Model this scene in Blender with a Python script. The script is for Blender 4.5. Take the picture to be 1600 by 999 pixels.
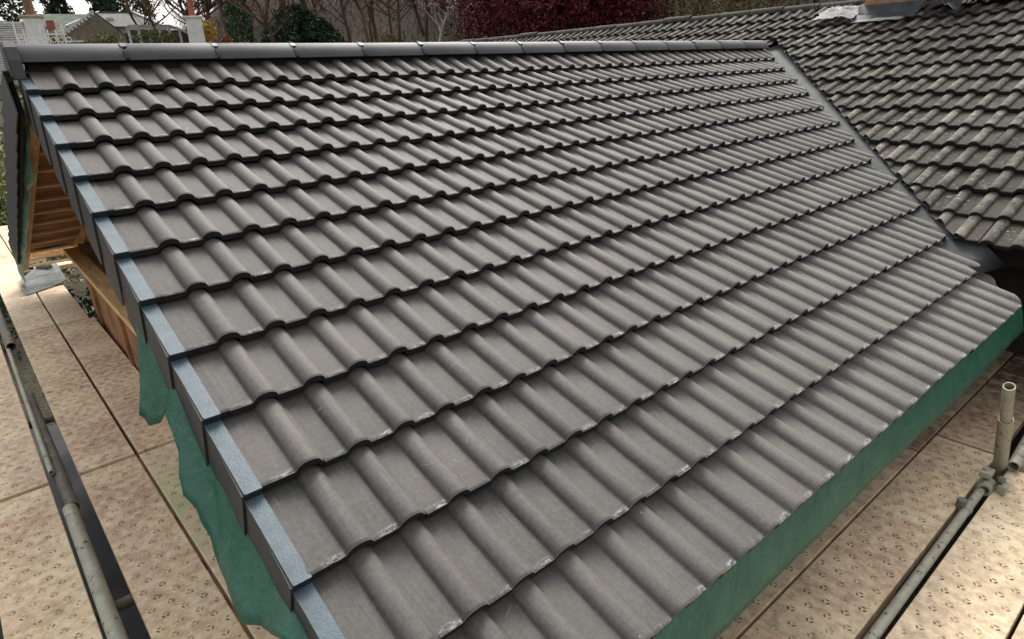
import bpy, bmesh, math, random
from mathutils import Vector, Matrix, noise

for o in list(bpy.data.objects):
    bpy.data.objects.remove(o)
scene = bpy.context.scene
COL = scene.collection
R = math.radians
rnd = random.Random(7)

# ------------------------------------------------------------------ camera
S = R(22.5)                      # roof pitch
CS, SN, TN = math.cos(S), math.sin(S), math.tan(S)
CAM = (-0.49890, -4.14085, -0.11970)
RW = [[0.7597192, -0.6490239, -0.0399337], [-0.2648889, -0.2528119, -0.9305482], [0.5938523, 0.7175334, -0.3639853]]
cam_d = bpy.data.cameras.new('camera')
cam = bpy.data.objects.new('camera', cam_d)
COL.objects.link(cam)
m = Matrix(((RW[0][0], -RW[1][0], -RW[2][0], CAM[0]),
            (RW[0][1], -RW[1][1], -RW[2][1], CAM[1]),
            (RW[0][2], -RW[1][2], -RW[2][2], CAM[2]),
            (0, 0, 0, 1)))
cam.matrix_world = m
cam_d.sensor_width = 36
cam_d.lens = 990.62 / 1600 * 36
cam_d.clip_start = 0.05
cam_d.clip_end = 2000
scene.camera = cam

# ------------------------------------------------------------------ light
SUN_AZ, SUN_EL = R(45), R(46)    # azimuth from +Y towards +X
world = bpy.data.worlds.new('World')
scene.world = world
world.use_nodes = True
wn = world.node_tree
wn.nodes.clear()
sky = wn.nodes.new('ShaderNodeTexSky')
sky.sky_type = 'NISHITA'
sky.sun_disc = False
sky.sun_elevation = SUN_EL
sky.sun_rotation = SUN_AZ
sky.air_density = 1.5
sky.dust_density = 6.0
sky.ozone_density = 1.0
hs = wn.nodes.new('ShaderNodeHueSaturation')
hs.inputs['Saturation'].default_value = 0.22
bg = wn.nodes.new('ShaderNodeBackground')
bg.inputs['Strength'].default_value = 0.15
wo = wn.nodes.new('ShaderNodeOutputWorld')
wn.links.new(sky.outputs[0], hs.inputs['Color'])
wn.links.new(hs.outputs[0], bg.inputs['Color'])
wn.links.new(bg.outputs[0], wo.inputs['Surface'])
sd = bpy.data.lights.new('sun', 'SUN')
sd.energy = 0.8
sd.angle = R(24)
sd.color = (1.0, 0.96, 0.9)
so = bpy.data.objects.new('sun', sd)
COL.objects.link(so)
sv = Vector((math.sin(SUN_AZ) * math.cos(SUN_EL), math.cos(SUN_AZ) * math.cos(SUN_EL), math.sin(SUN_EL)))
so.rotation_euler = sv.to_track_quat('Z', 'Y').to_euler()
scene.view_settings.view_transform = 'Standard'
scene.view_settings.look = 'None'
scene.view_settings.gamma = 1
scene.view_settings.exposure = 0.92
scene.view_settings.use_curve_mapping = False

# ------------------------------------------------------------------ materials
def nodes_of(name):
    m = bpy.data.materials.new(name)
    m.use_nodes = True
    nt = m.node_tree
    b = nt.nodes['Principled BSDF']
    return m, nt, b

class NT:
    """small helper to write node maths"""
    def __init__(s, nt): s.nt = nt
    def n(s, t, **kw):
        x = s.nt.nodes.new(t)
        for k, v in kw.items():
            setattr(x, k, v)
        return x
    def link(s, a, b): s.nt.links.new(a, b)
    def val(s, sock, v):
        if isinstance(v, (int, float)): sock.default_value = v
        elif isinstance(v, tuple): sock.default_value = (*v, 1) if len(v) == 3 else v
        else: s.link(v, sock)
    def math(s, op, a, b=0.0, c=None, clamp=False):
        x = s.n('ShaderNodeMath', operation=op, use_clamp=clamp)
        s.val(x.inputs[0], a); s.val(x.inputs[1], b)
        if c is not None: s.val(x.inputs[2], c)
        return x.outputs[0]
    def mix(s, f, a, b, mode='MIX'):
        x = s.n('ShaderNodeMix', data_type='RGBA', blend_type=mode)
        s.val(x.inputs[0], f); s.val(x.inputs[6], a); s.val(x.inputs[7], b)
        return x.outputs[2]
    def noise(s, vec, scale, detail=4, rough=0.6, dist=0.0):
        x = s.n('ShaderNodeTexNoise')
        if vec is not None: s.link(vec, x.inputs['Vector'])
        x.inputs['Scale'].default_value = scale
        x.inputs['Detail'].default_value = detail
        x.inputs['Roughness'].default_value = rough
        x.inputs['Distortion'].default_value = dist
        return x.outputs[0]
    def ramp(s, f, lo, hi):
        x = s.n('ShaderNodeMapRange', clamp=True)
        s.val(x.inputs[0], f); x.inputs[1].default_value = lo; x.inputs[2].default_value = hi
        return x.outputs[0]
    def mapping(s, vec, scale=(1, 1, 1), loc=(0, 0, 0), rot=(0, 0, 0)):
        x = s.n('ShaderNodeMapping')
        s.link(vec, x.inputs[0])
        x.inputs[1].default_value = loc; x.inputs[2].default_value = rot; x.inputs[3].default_value = scale
        return x.outputs[0]
    def bump(s, h, strength, dist, norm=None):
        x = s.n('ShaderNodeBump')
        x.inputs['Strength'].default_value = strength
        x.inputs['Distance'].default_value = dist
        s.link(h, x.inputs['Height'])
        if norm is not None: s.link(norm, x.inputs['Normal'])
        return x.outputs[0]
    def pos(s): return s.n('ShaderNodeNewGeometry').outputs['Position']
    def uv(s): return s.n('ShaderNodeUVMap', uv_map='UVMap').outputs[0]
    def sep(s, v):
        x = s.n('ShaderNodeSeparateXYZ'); s.link(v, x.inputs[0]); return x.outputs

def plain(name, col, rough=0.7, var=0.25, scale=6.0, bump=0.3, bscale=60.0, bdist=0.002, metal=0.0, spec=0.5, streak=None, col2=None):
    m, nt, b = nodes_of(name)
    h = NT(nt)
    p = h.n('ShaderNodeTexCoord').outputs['Object']
    if streak: p = h.mapping(p, streak)
    n1 = h.noise(p, scale, 5)
    c2 = col2 or tuple(c * (1 - var * 1.6) for c in col)
    c1 = tuple(min(1, c * (1 + var * 0.6)) for c in col)
    c = h.mix(h.ramp(n1, 0.3, 0.7), c1, c2)
    h.link(c, b.inputs['Base Color'])
    b.inputs['Roughness'].default_value = rough
    b.inputs['Metallic'].default_value = metal
    b.inputs['Specular IOR Level'].default_value = spec
    if bump:
        h.link(h.bump(h.noise(p, bscale, 4), bump, bdist), b.inputs['Normal'])
    return m

def tube_material(name, c1, c2, rough, metal):
    m, nt, b = nodes_of(name)
    h = NT(nt)
    p = h.pos()
    c = h.mix(h.ramp(h.noise(p, 9, 5, 0.65), 0.3, 0.7), c1, c2)
    c = h.mix(h.ramp(h.noise(p, 26, 5, 0.7), 0.60, 0.64), c, (0.085, 0.062, 0.042))
    c = h.mix(h.math('MULTIPLY', h.ramp(h.noise(p, 15, 4, 0.75), 0.60, 0.68), 0.6), c, (0.60, 0.57, 0.50))
    h.link(c, b.inputs['Base Color'])
    b.inputs['Roughness'].default_value = rough
    b.inputs['Metallic'].default_value = metal
    h.link(h.bump(h.noise(p, 60, 5, 0.7), 0.6, 0.003), b.inputs['Normal'])
    return m

def attr(h, name):
    return h.n('ShaderNodeAttribute', attribute_name=name).outputs['Fac']

def tile_material():
    m, nt, b = nodes_of('dark_concrete_tile')
    h = NT(nt)
    pos = h.pos()
    uv = h.sep(h.uv())
    uv_row = uv[1]
    uv = (uv[0], h.math('FRACT', uv[1]))
    tint = attr(h, 'tint')
    base = h.mix(tint, (0.040, 0.0365, 0.0345), (0.078, 0.067, 0.060))
    big = h.noise(pos, 1.6, 5, 0.55)
    base = h.mix(h.ramp(big, 0.35, 0.7), base, (0.082, 0.074, 0.066))
    mid = h.noise(pos, 70, 4, 0.7)
    base = h.mix(h.math('MULTIPLY', h.ramp(mid, 0.42, 0.72), 0.40), base, (0.145, 0.136, 0.125))
    base = h.mix(h.math('MULTIPLY', h.ramp(h.noise(pos, 24, 5, 0.7), 0.55, 0.72), 0.30), base, (0.062, 0.057, 0.053))
    # down-slope streaks
    st = h.noise(h.mapping(h.uv(), (3.2, 0.35, 1)), 6, 5, 0.6)
    base = h.mix(h.math('MULTIPLY', h.ramp(st, 0.45, 0.8), 0.35), base, (0.155, 0.143, 0.127))
    # cutting dust near the valley: real pale dust, patchy
    X = h.sep(pos)
    dx = h.ramp(h.math('ADD', X[0], h.math('MULTIPLY', X[1], -0.75)), 2.6, 6.0)
    dn = h.ramp(h.noise(pos, 2.3, 6, 0.65), 0.32, 0.72)
    dust = h.math('MULTIPLY', dx, h.math('ADD', h.math('MULTIPLY', dn, 0.6), 0.35))
    low = h.ramp(uv_row, 7.5, 13.0)          # dust has also settled on the lowest courses
    low = h.math('MULTIPLY', h.math('MULTIPLY', low, h.ramp(X[0], 0.6, 2.6)), h.math('ADD', h.math('MULTIPLY', dn, 0.45), 0.12))
    dust = h.math('MAXIMUM', dust, low)
    grain = h.noise(pos, 170, 4, 0.85)
    dust = h.math('MULTIPLY', dust, h.math('ADD', h.math('MULTIPLY', h.ramp(grain, 0.42, 0.58), 0.75), 0.35), clamp=True)
    base = h.mix(dust, base, (0.29, 0.275, 0.24))
    smear = h.noise(h.mapping(h.uv(), (2.6, 0.8, 1)), 3.1, 6, 0.7)
    base = h.mix(h.math('MULTIPLY', h.math('MULTIPLY', h.ramp(smear, 0.55, 0.66), dx), 0.45), base, (0.065, 0.063, 0.060))
    # speckle of sand grain
    sp = h.ramp(h.noise(pos, 520, 2, 0.8), 0.56, 0.72)
    base = h.mix(h.math('MULTIPLY', sp, 0.35), base, (0.3, 0.28, 0.25))
    # efflorescence spots
    vo = h.noise(pos, 38, 3, 0.75)
    gate = h.ramp(h.noise(pos, 3.1, 2), 0.52, 0.62)
    spot = h.math('MULTIPLY', h.ramp(vo, 0.70, 0.74), gate)
    base = h.mix(h.math('MULTIPLY', spot, 0.7), base, (0.5, 0.48, 0.45))
    scr = h.noise(h.mapping(pos, (1, 1, 1), rot=(0.3, 0.2, 0.9)), 9, 3, 0.6)
    wv = h.n('ShaderNodeTexVoronoi', feature='DISTANCE_TO_EDGE'); h.link(h.mapping(pos, (5.5, 2.4, 4.0), rot=(0, 0, 0.5)), wv.inputs['Vector']); wv.inputs['Scale'].default_value = 1.7
    line = h.math('MULTIPLY', h.ramp(wv.outputs[0], 0.006, 0.0015), h.ramp(scr, 0.645, 0.70))
    base = h.mix(h.math('MULTIPLY', line, 0.40), base, (0.42, 0.40, 0.37))
    # white scuffs on the nose of the tile, mostly at the right end of each pan
    fx = h.math('FRACT', h.math('ADD', uv[0], 0.5))     # 0.5 = roll centre
    pan = h.math('LESS_THAN', h.math('ABSOLUTE', h.math('SUBTRACT', h.math('FRACT', uv[0]), 0.52)), 0.21)
    right = h.ramp(h.math('FRACT', h.math('ADD', uv[0], 0.0)), 0.25, 0.6)
    nose = h.ramp(uv[1], 0.925, 0.992)
    sc = h.ramp(h.noise(h.mapping(h.uv(), (0.5, 3.2, 1)), 12, 5, 0.8), 0.47, 0.58)
    sc2 = h.ramp(h.noise(h.mapping(h.uv(), (1.0, 1.0, 1)), 1.1, 2, 0.5), 0.36, 0.52)
    scuff = h.math('MULTIPLY', h.math('MULTIPLY', nose, sc), h.math('MULTIPLY', h.math('MULTIPLY', pan, h.math('ADD', right, 0.15)), sc2))
    base = h.mix(h.math('MULTIPLY', scuff, 0.85, clamp=True), base, (0.66, 0.65, 0.63))
    edge = h.math('MULTIPLY', h.ramp(uv[1], 0.985, 0.997), 0.35)
    base = h.mix(edge, base, (0.32, 0.31, 0.30))
    base = h.mix(h.ramp(attr(h, 'rise'), -0.3, -0.9), base, (0.020, 0.018, 0.017))  # shade painted near-black on nose and underside faces
    h.link(base, b.inputs['Base Color'])
    r = h.math('ADD', h.math('MULTIPLY', dust, 0.25), h.math('ADD', 0.60, h.math('MULTIPLY', big, 0.16)))
    h.link(r, b.inputs['Roughness'])
    b.inputs['Specular IOR Level'].default_value = 0.38
    h.link(h.bump(h.noise(pos, 420, 3, 0.7), 0.35, 0.0012), b.inputs['Normal'])
    return m

def old_tile_material():
    m, nt, b = nodes_of('weathered_old_tile')
    h = NT(nt)
    pos = h.pos()
    uv = h.sep(h.uv())
    uv_row = uv[1]
    uv = (uv[0], h.math('FRACT', uv[1]))
    tint = attr(h, 'tint')
    hg = attr(h, 'rise')
    base = h.mix(tint, (0.020, 0.017, 0.013), (0.062, 0.053, 0.040))
    n1 = h.noise(pos, 9, 6, 0.75)
    blot = h.ramp(h.noise(pos, 34, 5, 0.75), 0.42, 0.62)
    base = h.mix(h.math('MULTIPLY', blot, 0.5), base, (0.125, 0.11, 0.088))
    # washed clean rolls, grimy pans
    wash = h.math('MULTIPLY', h.ramp(hg, 0.2, 0.75), h.ramp(n1, 0.36, 0.66))
    wash = h.math('MULTIPLY', wash, h.math('ADD', 0.35, h.math('MULTIPLY', tint, 0.75)))
    base = h.mix(wash, base, (0.30, 0.275, 0.22))
    big = h.ramp(h.noise(pos, 1.1, 3), 0.35, 0.65)
    base = h.mix(h.math('MULTIPLY', big, 0.5), base, (0.034, 0.030, 0.024))
    lich = h.ramp(h.noise(pos, 26, 5, 0.72), 0.585, 0.63)
    gate = h.ramp(h.noise(pos, 2.6, 3), 0.42, 0.6)
    base = h.mix(h.math('MULTIPLY', h.math('MULTIPLY', lich, gate), 0.7), base, (0.42, 0.40, 0.32))
    dk = h.ramp(h.noise(pos, 11, 6, 0.8), 0.50, 0.62)
    base = h.mix(h.math('MULTIPLY', dk, 0.72), base, (0.026, 0.023, 0.018))
    moss = h.ramp(h.noise(pos, 17, 5, 0.75), 0.55, 0.64)
    mg = h.math('SUBTRACT', 1.0, h.ramp(hg, 0.05, 0.5))
    base = h.mix(h.math('MULTIPLY', h.math('MULTIPLY', moss, mg), 0.8), base, (0.030, 0.032, 0.018))
    nose = h.math('MULTIPLY', h.ramp(uv[1], 0.9, 0.99), h.ramp(h.noise(pos, 30, 3), 0.4, 0.6))
    base = h.mix(h.math('MULTIPLY', nose, 0.6), base, (0.035, 0.033, 0.026))
    base = h.mix(h.ramp(attr(h, 'rise'), -0.3, -0.9), base, (0.020, 0.018, 0.017))  # same painted shade on the old tile noses and undersides
    h.link(base, b.inputs['Base Color'])
    b.inputs['Roughness'].default_value = 0.85
    b.inputs['Specular IOR Level'].default_value = 0.3
    bp = h.bump(h.noise(pos, 90, 5, 0.7), 0.6, 0.004)
    h.link(bp, b.inputs['Normal'])
    return m

def board_material():
    """perforated anti-slip scaffold plank: slit trios pressed in a staggered grid, cement stained"""
    m, nt, b = nodes_of('perforated_scaffold_plank')
    h = NT(nt)
    uvn = h.uv()
    uv = h.sep(uvn)
    oi = h.n('ShaderNodeObjectInfo').outputs['Random']
    pitchx, pitchy = 0.070, 0.062
    row = h.math('FLOOR', h.math('DIVIDE', uv[1], pitchy))
    stag = h.math('MULTIPLY', h.math('MODULO', row, 2.0), 0.5)
    wob = h.math('MULTIPLY', h.math('SUBTRACT', h.noise(uvn, 30, 2), 0.5), 0.10)
    lx = h.math('SUBTRACT', h.math('FRACT', h.math('ADD', h.math('DIVIDE', uv[0], pitchx), h.math('ADD', stag, wob))), 0.5)
    ly = h.math('SUBTRACT', h.math('FRACT', h.math('DIVIDE', uv[1], pitchy)), 0.5)
    lx = h.math('MULTIPLY', lx, pitchx); ly = h.math('MULTIPLY', ly, pitchy)
    slit = None
    for a in (90, 210, 330):
        ca, sa = math.cos(R(a)), math.sin(R(a))
        # radial and tangential coordinate of the slit
        rr = h.math('ADD', h.math('MULTIPLY', lx, ca), h.math('MULTIPLY', ly, sa))
        tt = h.math('ADD', h.math('MULTIPLY', lx, -sa), h.math('MULTIPLY', ly, ca))
        d = h.math('ADD', h.math('POWER', h.math('ABSOLUTE', h.math('DIVIDE', h.math('SUBTRACT', rr, 0.0100), 0.0034)), 2.0),
                   h.math('POWER', h.math('ABSOLUTE', h.math('DIVIDE', tt, 0.0078)), 2.0))
        s1 = h.ramp(d, 1.6, 0.5)
        slit = s1 if slit is None else h.math('MAXIMUM', slit, s1)
    inside = h.math('LESS_THAN', h.math('ABSOLUTE', h.math('SUBTRACT', uv[0], 0.13)), 0.118)
    # many are clogged with cement
    clog = h.ramp(h.noise(uvn, 16, 3, 0.6), 0.36, 0.60)
    slit = h.math('MULTIPLY', slit, inside)
    open_ = h.math('MULTIPLY', slit, h.math('ADD', 0.12, h.math('MULTIPLY', clog, 0.88)))
    seed = h.n('ShaderNodeCombineXYZ'); h.link(h.math('MULTIPLY', oi, 37.0), seed.inputs[0]); h.link(h.math('MULTIPLY', oi, 11.0), seed.inputs[1])
    va = h.n('ShaderNodeVectorMath', operation='ADD'); h.link(uvn, va.inputs[0]); h.link(seed.outputs[0], va.inputs[1])
    q = va.outputs[0]
    n1 = h.noise(q, 5.0, 6, 0.65)
    n2 = h.noise(q, 22.0, 5, 0.7)
    n3 = h.noise(q, 2.2, 4, 0.6)
    c = h.mix(h.ramp(n1, 0.3, 0.72), (0.62, 0.42, 0.225), (0.82, 0.65, 0.42))
    c = h.mix(h.math('MULTIPLY', h.ramp(n3, 0.44, 0.62), 0.7), c, (0.44, 0.235, 0.155))
    c = h.mix(h.math('MULTIPLY', h.ramp(n2, 0.48, 0.70), 0.7), c, (0.86, 0.76, 0.58))
    c = h.mix(h.math('MULTIPLY', h.ramp(n2, 0.50, 0.34), 0.6), c, (0.24, 0.18, 0.125))
    c = h.mix(h.math('MULTIPLY', h.math('MULTIPLY', oi, 0.45), 1.0), c, (0.80, 0.69, 0.50))
    fleck = h.ramp(h.noise(q, 75, 3, 0.8), 0.63, 0.70)
    c = h.mix(h.math('MULTIPLY', fleck, 0.5), c, (0.13, 0.10, 0.075))
    n4 = h.noise(q, 3.4, 6, 0.72, 1.2)
    c = h.mix(h.math('MULTIPLY', h.ramp(n4, 0.54, 0.70), 0.55), c, (0.30, 0.235, 0.17))
    splash = h.ramp(h.noise(q, 11, 4, 0.75), 0.655, 0.69)
    c = h.mix(h.math('MULTIPLY', splash, 0.75), c, (0.70, 0.67, 0.60))
    stain_and_shade = attr(h, 'stain_and_shade')  # real staining, and painted shade on the eaves boards
    sn = h.ramp(h.noise(q, 13, 6, 0.75), 0.40, 0.60)
    c = h.mix(h.math('MULTIPLY', stain_and_shade, h.math('ADD', 0.45, h.math('MULTIPLY', sn, 0.55)), clamp=True), c, (0.10, 0.052, 0.025))
    mossy = h.math('MULTIPLY', attr(h, 'moss'), h.ramp(n1, 0.35, 0.6))
    c = h.mix(h.math('MULTIPLY', mossy, 0.75), c, (0.30, 0.42, 0.17))
    c = h.mix(h.math('MULTIPLY', open_, 0.9), c, (0.035, 0.024, 0.017))
    h.link(c, b.inputs['Base Color'])
    b.inputs['Roughness'].default_value = 0.78
    b.inputs['Specular IOR Level'].default_value = 0.35
    r2 = h.math('ADD', h.math('MULTIPLY', lx, lx), h.math('MULTIPLY', ly, ly))
    dome = h.math('MULTIPLY', h.ramp(r2, 0.00030, 0.00004), inside)
    hgt = h.math('ADD', h.math('SUBTRACT', h.math('MULTIPLY', dome, 0.6), h.math('MULTIPLY', slit, 1.0)), h.math('MULTIPLY', n2, 0.5))
    h.link(h.bump(hgt, 0.7, 0.004), b.inputs['Normal'])
    return m

def membrane_material():
    m, nt, b = nodes_of('green_breather_membrane')
    h = NT(nt)
    pos = h.pos()
    n1 = h.noise(pos, 9, 5, 0.6)
    c = h.mix(h.ramp(n1, 0.3, 0.7), (0.022, 0.105, 0.066), (0.042, 0.150, 0.100))
    d = h.ramp(h.noise(pos, 14, 6, 0.75), 0.56, 0.72)
    c = h.mix(h.math('MULTIPLY', d, 0.4), c, (0.20, 0.30, 0.22))
    h.link(c, b.inputs['Base Color'])
    b.inputs['Roughness'].default_value = 0.48
    h.link(h.bump(h.noise(pos, 16, 4, 0.6), 0.5, 0.02, h.bump(h.noise(pos, 700, 2), 0.3, 0.001)), b.inputs['Normal'])
    return m

M = {}
M['tile'] = tile_material()
M['old_tile'] = old_tile_material()
M['board'] = board_material()
M['membrane'] = membrane_material()
M['verge'] = plain('verge_cap_plastic', (0.066, 0.100, 0.117), 0.48, 0.2, 22, 0.6, 150, 0.0015, col2=(0.042, 0.066, 0.079))
M['verge_side'] = plain('verge_cap_side_shaded', (0.040, 0.042, 0.045), 0.5, 0.1, 10, 0.2, 200, 0.0008)  # same plastic as the caps, side shade painted into the colour
M['lip'] = plain('verge_cap_lip_shaded', (0.016, 0.024, 0.030), 0.5, 0.1, 20, 0)  # cap plastic with the shade of its front face painted in
M['ridge'] = plain('ridge_tile_concrete', (0.056, 0.055, 0.055), 0.62, 0.22, 9, 0.3, 350, 0.001)
M['black'] = plain('black_plastic', (0.012, 0.012, 0.013), 0.45, 0.1)
M['void'] = plain('black_felt_and_shade', (0.012, 0.011, 0.010), 0.9, 0.2)  # black felt, also the painted dark of the verge gaps
M['valley'] = plain('grey_valley_liner', (0.085, 0.095, 0.10), 0.62, 0.35, 5, 0.3, 20, 0.003, spec=0.3, col2=(0.15, 0.155, 0.155))
M['timber'] = plain('new_pine', (0.78, 0.53, 0.25), 0.6, 0.25, 7, 0.3, 60, 0.001, streak=(6, 0.7, 6), col2=(0.52, 0.30, 0.12))
M['timber_x'] = plain('batten_pine', (0.75, 0.50, 0.28), 0.65, 0.2, 7, 0.3, 60, 0.001, streak=(0.7, 6, 6))
M['sheath'] = plain('brown_sheathing', (0.36, 0.165, 0.06), 0.75, 0.35, 5, 0.3, 50, 0.001, col2=(0.14, 0.06, 0.028))
M['galv'] = tube_material('dull_galvanised_tube', (0.43, 0.42, 0.32), (0.26, 0.25, 0.19), 0.6, 0.1)
M['galv_dark'] = tube_material('weathered_dark_tube', (0.20, 0.185, 0.14), (0.11, 0.10, 0.08), 0.7, 0.1)
M['white_paint'] = plain('white_painted_render', (0.74, 0.73, 0.68), 0.7, 0.12, 3, 0.2, 40, 0.004)
M['cream'] = plain('cream_stone', (0.55, 0.48, 0.33), 0.8, 0.2, 4)
M['terracotta'] = plain('terracotta_pot', (0.36, 0.10, 0.06), 0.7, 0.2, 6)
M['brick'] = plain('brown_brick', (0.22, 0.12, 0.07), 0.85, 0.3, 12)
M['glass'] = plain('dark_window_glass', (0.03, 0.04, 0.045), 0.12, 0.1, bump=0)
M['slate'] = plain('old_slate_roof', (0.145, 0.135, 0.12), 0.75, 0.35, 2.2, 0.8, 7, 0.05, col2=(0.075, 0.075, 0.065))
M['mossy'] = plain('mossy_slate_roof', (0.17, 0.19, 0.14), 0.8, 0.35, 2.0, 0.8, 7, 0.05, col2=(0.10, 0.11, 0.09))
M['lead'] = plain('white_plastic_sheeting', (0.50, 0.50, 0.48), 0.7, 0.15, 20, 0.4, 30, 0.01)
M['offcut'] = plain('dusty_metal_offcut', (0.36, 0.38, 0.36), 0.45, 0.3, 12, 0.3, 40, 0.002, metal=0.2)
M['patio'] = plain('grey_paving_slabs', (0.040, 0.040, 0.042), 0.85, 0.25, 2.0, 0.5, 30, 0.01, col2=(0.018, 0.018, 0.018))

# ------------------------------------------------------------------ object helpers
def world_loc(o):
    v = Vector((0, 0, 0))
    while o is not None:
        v += o.location
        o = o.parent
    return v

def tag(o, label=None, cat=None, group=None, kind=None):
    if label: o['label'] = label
    if cat: o['category'] = cat
    if group: o['group'] = group
    if kind: o['kind'] = kind
    return o

def thing(name, label, cat, loc=(0, 0, 0), group=None):
    o = bpy.data.objects.new(name, None)
    o.empty_display_size = 0.2
    COL.objects.link(o)
    o.location = loc
    return tag(o, label, cat, group)

def mesh_obj(name, me, mats, parent=None, origin=None):
    """me holds world coordinates; origin or the parent's place is subtracted"""
    o = bpy.data.objects.new(name, me)
    COL.objects.link(o)
    for mt in (mats if isinstance(mats, (list, tuple)) else [mats]):
        me.materials.append(mt)
    if parent is not None:
        me.transform(Matrix.Translation(-world_loc(parent)))
        o.parent = parent
    elif origin is not None:
        me.transform(Matrix.Translation(-Vector(origin)))
        o.location = origin
    return o

def finish(bm, smooth=False):
    me = bpy.data.meshes.new('mesh')
    bmesh.ops.recalc_face_normals(bm, faces=bm.faces)
    bm.to_mesh(me); bm.free()
    if smooth:
        me.polygons.foreach_set('use_smooth', [True] * len(me.polygons))
    return me

class B:
    """collects shapes into one bmesh in world coordinates"""
    def __init__(s): s.bm = bmesh.new()
    def box(s, a, b, bev=0.0, mat=None, T=None):
        x0, y0, z0 = a; x1, y1, z1 = b
        vs = [s.bm.verts.new(v) for v in ((x0, y0, z0), (x1, y0, z0), (x1, y1, z0), (x0, y1, z0), (x0, y0, z1), (x1, y0, z1), (x1, y1, z1), (x0, y1, z1))]
        fs = [s.bm.faces.new([vs[i] for i in f]) for f in ((0, 3, 2, 1), (4, 5, 6, 7), (0, 1, 5, 4), (1, 2, 6, 5), (2, 3, 7, 6), (3, 0, 4, 7))]
        if mat is not None:
            for f_ in fs: f_.material_index = mat
        geo = vs
        if bev:
            r = bmesh.ops.bevel(s.bm, geom=list({e for f_ in fs for e in f_.edges}), offset=bev, segments=2, profile=0.7, affect='EDGES')
            geo = list({v for f_ in r['faces'] for v in f_.verts} | {v for v in vs if v.is_valid})
        if T is not None:
            for v in geo: v.co = T @ v.co
        return geo
    def beam(s, p, q, w, hgt, up=(0, 0, 1), bev=0.003):
        """rectangular timber from p to q"""
        p, q = Vector(p), Vector(q)
        d = (q - p); L = d.length; d.normalize()
        side = d.cross(Vector(up)); side.normalize()
        u = side.cross(d)
        T = Matrix(((side.x, d.x, u.x, p.x), (side.y, d.y, u.y, p.y), (side.z, d.z, u.z, p.z), (0, 0, 0, 1)))
        s.box((-w / 2, 0, -hgt / 2), (w / 2, L, hgt / 2), bev, T=T)
    def tube(s, pts, rad, n=10, cap=True):
        pts = [Vector(p) for p in pts]
        rads = rad if isinstance(rad, (list, tuple)) else [rad] * len(pts)
        rings = []
        prev = None
        for i, p in enumerate(pts):
            d = (pts[min(i + 1, len(pts) - 1)] - pts[max(i - 1, 0)]).normalized()
            a = d.cross(Vector((0, 0, 1)) if abs(d.z) < 0.9 else Vector((1, 0, 0))).normalized()
            if prev is not None:
                a = (prev - d * prev.dot(d)).normalized()
            prev = a
            b2 = d.cross(a)
            rings.append([s.bm.verts.new(p + (a * math.cos(2 * math.pi * k / n) + b2 * math.sin(2 * math.pi * k / n)) * rads[i]) for k in range(n)])
        for r0, r1 in zip(rings, rings[1:]):
            for k in range(n):
                s.bm.faces.new((r0[k], r0[(k + 1) % n], r1[(k + 1) % n], r1[k]))
        if cap:
            s.bm.faces.new(rings[0][::-1]); s.bm.faces.new(rings[-1])
    def pipe(s, p, q, ro, ri, n=20):
        """hollow tube with wall thickness"""
        p, q = Vector(p), Vector(q)
        d = (q - p).normalized()
        a = d.cross(Vector((0, 0, 1)) if abs(d.z) < 0.9 else Vector((1, 0, 0))).normalized(); b2 = d.cross(a)
        R4 = []
        for c, r in ((p, ro), (q, ro), (q, ri), (p, ri)):
            R4.append([s.bm.verts.new(c + (a * math.cos(2 * math.pi * k / n) + b2 * math.sin(2 * math.pi * k / n)) * r) for k in range(n)])
        for i in range(4):
            r0, r1 = R4[i], R4[(i + 1) % 4]
            for k in range(n):
                s.bm.faces.new((r0[k], r0[(k + 1) % n], r1[(k + 1) % n], r1[k]))
    def poly(s, pts, mat=None):
        f_ = s.bm.faces.new([s.bm.verts.new(p) for p in pts])
        if mat is not None: f_.material_index = mat
        return f_
    def done(s, smooth=False): return finish(s.bm, smooth)

def smooth_by_angle(me, deg=35):
    me.polygons.foreach_set('use_smooth', [True] * len(me.polygons))
    try:
        me.set_sharp_from_angle(angle=R(deg))
    except Exception:
        pass

# ------------------------------------------------------------------ tile fields
G, P2 = 0.28681, 0.15
ROLL_H, ROLL_W = 0.0255, 0.0385
VERGE_PAN = True                 # the first pan runs flat under the verge caps
def roll(x):
    """height of the tile profile; a roll stands on every multiple of 0.15"""
    d = (x / P2) - round(x / P2)
    d *= P2
    if VERGE_PAN and x < -0.10: return 0.0
    d = abs(d)
    if d >= ROLL_W: return 0.0
    # near-circular crown that meets the pan in a tight fillet
    if d < 0.0345: return ROLL_H * (0.10 + 0.90 * math.sqrt(max(0.0, 1 - (d / 0.0352) ** 2)))
    return ROLL_H * 0.27 * ((ROLL_W - d) / (ROLL_W - 0.0345)) ** 1.6

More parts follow.
